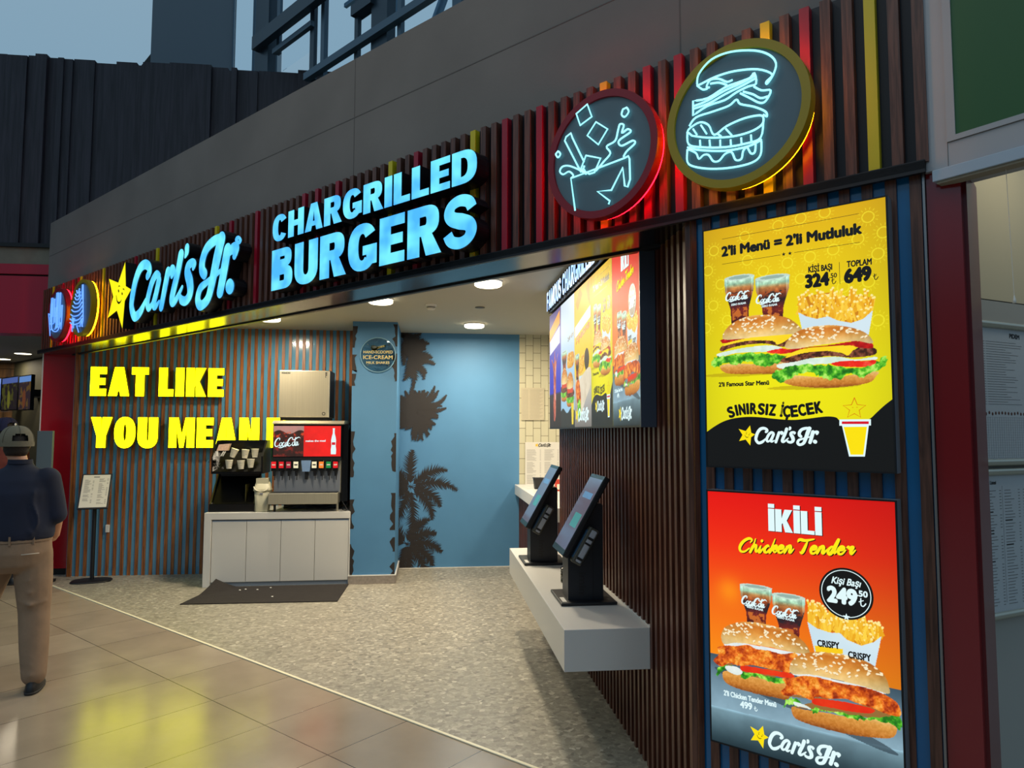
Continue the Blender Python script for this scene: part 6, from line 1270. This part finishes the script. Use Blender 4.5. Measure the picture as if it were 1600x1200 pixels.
mb = MB(); mb.bbox(-.083, .083, -.02, .02, .03, 1.715, mat('grey_blue_metal', (92, 108, 116), .4), .004); mb.build('panel', Pn)
mb = MB(); mb.bbox(-.12, .12, -.12, .12, 0, .03, black, .005); mb.build('foot', Pn)
# ================================================================== people
skin = mat('skin', (196, 142, 112), .55); hairm = mat('dark_hair', (34, 24, 20), .7, bump=.5, bscale=180)
def fuse(mb, name, parent, vox, it=6):
    o = mb.build(name, parent); r = o.modifiers.new('fuse', 'REMESH'); r.mode = 'VOXEL'; r.voxel_size = vox; r.use_smooth_shade = True
    s_ = o.modifiers.new('soften', 'SMOOTH'); s_.factor = .5; s_.iterations = it
    return o
def person(label, loc, rz, J, shirt_c, trouser_c, cap_c, logo_c=None, scale=1.0, yaw=.4, tone='a'):
    P = thing('person', label, 'person', loc, rz); P.scale = (scale,) * 3
    A = Vector; H = A(J['head']); HR = Matrix.Rotation(yaw, 4, 'Z'); HT = Matrix.Translation(H) @ HR
    m = MB()
    m.loft([((0, 0, .82), .16, .12), ((0, 0, .92), .19, .14), ((0, 0, 1.05), .185, .135), ((0, 0, 1.2), .19, .135), ((0, 0, 1.34), .19, .12), ((0, 0, 1.42), .15, .095), ((0, .0, 1.46), .07, .065), ((H.x * .5, H.y * .5, 1.52), .058, .062), ((H.x, H.y, 1.58), .056, .06)], skin)
    m.ball(H + A((0, 0, .02)), (.076, .094, .105), skin, 24, M=HR.to_3x3()); m.ball(HT @ A((0, .035, -.055)), (.052, .055, .055), skin, 18, M=HR.to_3x3())
    m.ball(HT @ A((0, .098, -.012)), (.013, .020, .022), skin, 10, M=HR.to_3x3()); m.ball(HT @ A((0, .088, -.055)), (.024, .012, .010), skin, 10, M=HR.to_3x3())
    for s_ in (-1, 1): m.ball(HT @ A((s_ * .078, -.004, -.005)), (.009, .018, .030), skin, 10, M=HR.to_3x3())
    for s_, k in ((1, 'R'), (-1, 'L')):
        sh, el, wr = A(J['sh' + k]), A(J['el' + k]), A(J['wr' + k]); m.limb([sh, el, wr], [.062, .047, .030], skin)
        d = (A(J['ha' + k]) - wr).normalized(); u = d.cross(A((0, 0, 1))).normalized() if abs(d.z) < .95 else A((0, 1, 0)); n_ = d.cross(u)
        for t in range(4): c = wr + d * (.02 + .02 * t); m.ball(c, (.036, .036, .02), skin, 12, M=Matrix((u, d, n_)).transposed())
        for f in range(4):
            b0 = wr + d * .082 + u * (-.030 + .020 * f); L = (.066, .076, .072, .056)[f]; m.limb([b0, b0 + d * L * .5 - n_ * .006, b0 + d * L * .92 - n_ * .028], [.0095, .0088, .0078], skin, n=10)
        b0 = wr + d * .03 - u * .034 * s_; m.limb([b0, b0 + d * .03 - u * .026 * s_, b0 + d * .06 - u * .030 * s_ - n_ * .012], [.012, .011, .009], skin, n=10)
        hp, kn, an = A(J['hi' + k]), A(J['kn' + k]), A(J['an' + k]); m.limb([hp, kn, an], [.090, .060, .042], skin); m.ball(an + A((0, .05, -.045)), (.04, .10, .035), skin, 12)
    body = fuse(m, 'body', P, .008); 
    # face details and hair
    m = MB()
    for s_ in (-1, 1): m.ball(HT @ A((s_ * .031, .082, .012)), (.012, .007, .007), mat('eye_white', (220, 215, 205), .3), 10, M=HR.to_3x3()); m.ball(HT @ A((s_ * .031, .0885, .012)), (.005, .003, .005), black, 8, M=HR.to_3x3()); m.ball(HT @ A((s_ * .031, .088, .032)), (.018, .005, .004), hairm, 8, M=HR.to_3x3())
    m.ball(HT @ A((0, .098, -.054)), (.020, .006, .005), mat('lips', (150, 84, 76), .5), 8, M=HR.to_3x3()); m.build('face_details', body)
    m = MB(); m.loft([((0, -.012, -.075), .058, .066), ((0, -.014, -.045), .072, .082), ((0, -.012, 0), .080, .092), ((0, -.012, .05), .078, .09), ((0, -.01, .09), .055, .065)], hairm, 28)
    m.v = [tuple(HT @ A((v[0], v[1] if v[1] < .03 else .03 + (v[1] - .03) * .1, v[2]))) for v in m.v]; m.build('hair', P)
    # cap
    cm = mat('cap_' + tone, cap_c, .85, bump=.4, bscale=300); m = MB(); n, k = 40, 14; vs = []; fs = []
    for j in range(k + 1):
        e_ = j / k * math.pi / 2
        for i in range(n):
            a = 2 * math.pi * i / n; vs.append(HT @ A((.103 * math.cos(e_) ** .72 * math.cos(a), -.004 + .122 * math.cos(e_) ** .72 * math.sin(a), .012 + .118 * math.sin(e_))))
    for j in range(k):
        for i in range(n):
            a = 2 * math.pi * (i + .5) / n - math.pi * 1.5
            if 1 <= j <= 4 and abs(a) < .50 * math.sqrt(max(0, 1 - ((j - 1) / 4.2) ** 2)) and j >= 1: continue
            fs.append((j * n + i, j * n + (i + 1) % n, (j + 1) * n + (i + 1) % n, (j + 1) * n + i))
    m.add(vs, fs, cm, True)
    m.add([HT @ A((.104 * math.cos(2 * math.pi * i / n), -.004 + .123 * math.sin(2 * math.pi * i / n), z)) for z in (-.012, .02) for i in range(n)], [(i, (i + 1) % n, n + (i + 1) % n, n + i) for i in range(n)], cm, True)
    cp = m.build('cap', P)
    m = MB()
    for q in range(6):
        a = q * math.pi / 3 + math.pi / 2; m.tube([HT @ A((.1045 * math.cos(t) ** .72 * math.cos(a), -.004 + .1235 * math.cos(t) ** .72 * math.sin(a), .012 + .119 * math.sin(t))) for t in [(.42 if q == 3 else .02) + w * .19 for w in range(6 if q == 3 else 8)]], .0016, mat('seam_' + tone, tuple(int(c * .8) for c in cap_c), .9), n=5)
    m.ball(HT @ A((0, -.004, .131)), (.007, .007, .004), cm, 10); m.build('cap_seams', cp)
    m = MB(); rim = [((.085 * math.sin(t)), .11 + .065 * math.cos(t), -.002 - .018 * math.cos(t)) for t in [q * .2618 - 1.5708 for q in range(13)]]
    m.add([HT @ A((x, y, z)) for x, y, z in rim] + [HT @ A((x, y, z - .004)) for x, y, z in rim], [tuple(range(13)), tuple(range(25, 12, -1))] + [(i, i + 1, 14 + i, 13 + i) for i in range(12)], cm); m.build('peak', cp)
    if logo_c: m = MB(); m.ball(HT @ A((.03, -.115, .055)), (.014, .006, .014), mat('cap_patch', logo_c, .6), 10); m.build('cap_patch', cp)
    # shirt
    sm_ = mat('shirt_' + tone, shirt_c, .85, var=.25, vscale=5); m = MB(); m.loft([((0, 0, .985), .215, .162), ((0, 0, 1.03), .222, .168), ((0, 0, 1.16), .215, .160), ((0, 0, 1.30), .222, .155), ((0, 0, 1.385), .205, .130), ((0, 0, 1.44), .150, .100), ((0, 0, 1.475), .085, .078), ((0, 0, 1.505), .070, .074)], sm_, 32)
    for k in 'RL':
        sh, el = A(J['sh' + k]), A(J['el' + k]); e2 = sh.lerp(el, .96); m.limb([sh + A((0, 0, -.01)), sh.lerp(el, .5), e2], [.084, .078, .070], sm_)
    for t, (x, z0, z1, l) in enumerate([(-.08, 1.05, 1.3, .012), (.03, 1.0, 1.2, .010), (.13, 1.05, 1.32, .012), (.10, 1.0, 1.1, .012)]): m.tube([(x + .02 * math.sin(q), -.155 + .02 * abs(x) * 6, z0 + (z1 - z0) * q / 6) for q in range(7)], [l * math.sin(.3 + q * .4) for q in range(7)], sm_, n=8)
    shirt = fuse(m, 'shirt', P, .010, 8)
    m = MB(); m.loft([((0, -.002, 1.495), .074, .080), ((0, -.004, 1.525), .070, .074)], sm_, 24, caps=False); m.build('collar', shirt)
    # trousers
    tm = mat('trousers_' + tone, trouser_c, .85, var=.12, vscale=9, bump=.15, bscale=30); m = MB()
    m.loft([((0, 0, 1.03), .195, .145), ((0, 0, .98), .203, .155), ((0, -.005, .90), .212, .168), ((0, -.005, .82), .205, .155), ((0, 0, .77), .16, .12)], tm, 28)
    random.seed(3)
    for k in 'RL':
        hp, kn, an = A(J['hi' + k]), A(J['kn' + k]), A(J['an' + k]); m.limb([hp + A((0, 0, -.02)), hp.lerp(kn, .5), kn, kn.lerp(an, .55), an + A((0, 0, .015))], [.118, .112, .094, .086, .074], tm, n=20)
        for q in range(5): c = kn.lerp(an, .35 + q * .14); s_ = random.uniform(-.02, .02); m.tube([c + A((-.07, -.045, s_)), c + A((0, -.078, -.01)), c + A((.07, -.04, -s_))], [.006, .014, .006], tm, n=8)
        for q in range(4): c = hp.lerp(kn, .25 + q * .2); m.tube([c + A((-.08, -.07, .03)), c + A((0, -.108, .0)), c + A((.09, -.06, .015))], [.005, .012, .005], tm, n=8)
    tr = fuse(m, 'trousers', P, .010, 5)
    m = MB(); m.loft([((0, -.001, .975), .209, .160), ((0, -.001, 1.012), .205, .157)], tm, 28, caps=False)
    for a in (-2.2, -1.57, -.9): m.box(.205 * math.cos(a) - .006, .205 * math.cos(a) + .006, .160 * math.sin(a) - .006, .160 * math.sin(a) + .002, .96, 1.02, tm)
    for x in (-.11, .12): m.tube([(x - .05, -.168, .90), (x + .05, -.160, .905)], .0035, mat('pocket_edge', (205, 190, 170), .8), n=6)
    m.build('waistband', tr)
    for k in 'RL':
        an = A(J['an' + k]); m = MB(); m.loft([(an + A((0, .045, -an.z + .0)), .044, .135, None, 2.6), (an + A((0, .045, -an.z + .022)), .047, .138, None, 2.6), (an + A((0, .04, -an.z + .055)), .044, .12), (an + A((0, 0, -an.z + .09)), .040, .055), (an + A((0, -.01, -an.z + .115)), .036, .042)], black, 24); sh_o = m.build('shoe', P)
        m = MB(); m.loft([(an + A((0, .045, -an.z + .0)), .047, .140, None, 2.6), (an + A((0, .045, -an.z + .018)), .049, .142, None, 2.6)], mat('shoe_sole', (36, 34, 34), .7), 24); m.build('sole', sh_o)
    return P
J1 = dict(head=(-.035, .015, 1.625), shR=(.165, -.01, 1.395), elR=(.225, .0, 1.135), wrR=(.19, .16, .985), haR=(.14, .25, .93), shL=(-.165, -.01, 1.395), elL=(-.235, .03, 1.14), wrL=(-.15, .24, 1.16), haL=(-.10, .30, 1.22),
          hiR=(.098, 0, .90), knR=(.128, -.03, .50), anR=(.165, -.13, .095), hiL=(-.10, 0, .90), knL=(-.23, .14, .52), anL=(-.37, .20, .10))
person('man in a navy polo, khaki trousers and olive cap walking away at the left edge', (-2.80, 5.2, .0), .25, J1, (20, 28, 50), (136, 112, 90), (112, 106, 88), None, 1.0, .45, 'a')
J2 = dict(head=(0, .01, 1.625), shR=(.165, 0, 1.395), elR=(.23, .03, 1.14), wrR=(.17, .22, 1.08), haR=(.12, .30, 1.08), shL=(-.165, 0, 1.395), elL=(-.23, .03, 1.14), wrL=(-.17, .22, 1.08), haL=(-.12, .30, 1.08),
          hiR=(.09, 0, .90), knR=(.10, .01, .50), anR=(.11, 0, .095), hiL=(-.09, 0, .90), knL=(-.10, .01, .50), anL=(-.11, 0, .095))
person('person in a navy cap standing at the next shop, mostly hidden by the walking man', (-4.74, 8.5, .0), 1.2, J2, (90, 36, 34), (40, 42, 50), (28, 32, 66), (220, 220, 225), 1.065, -.2, 'b')
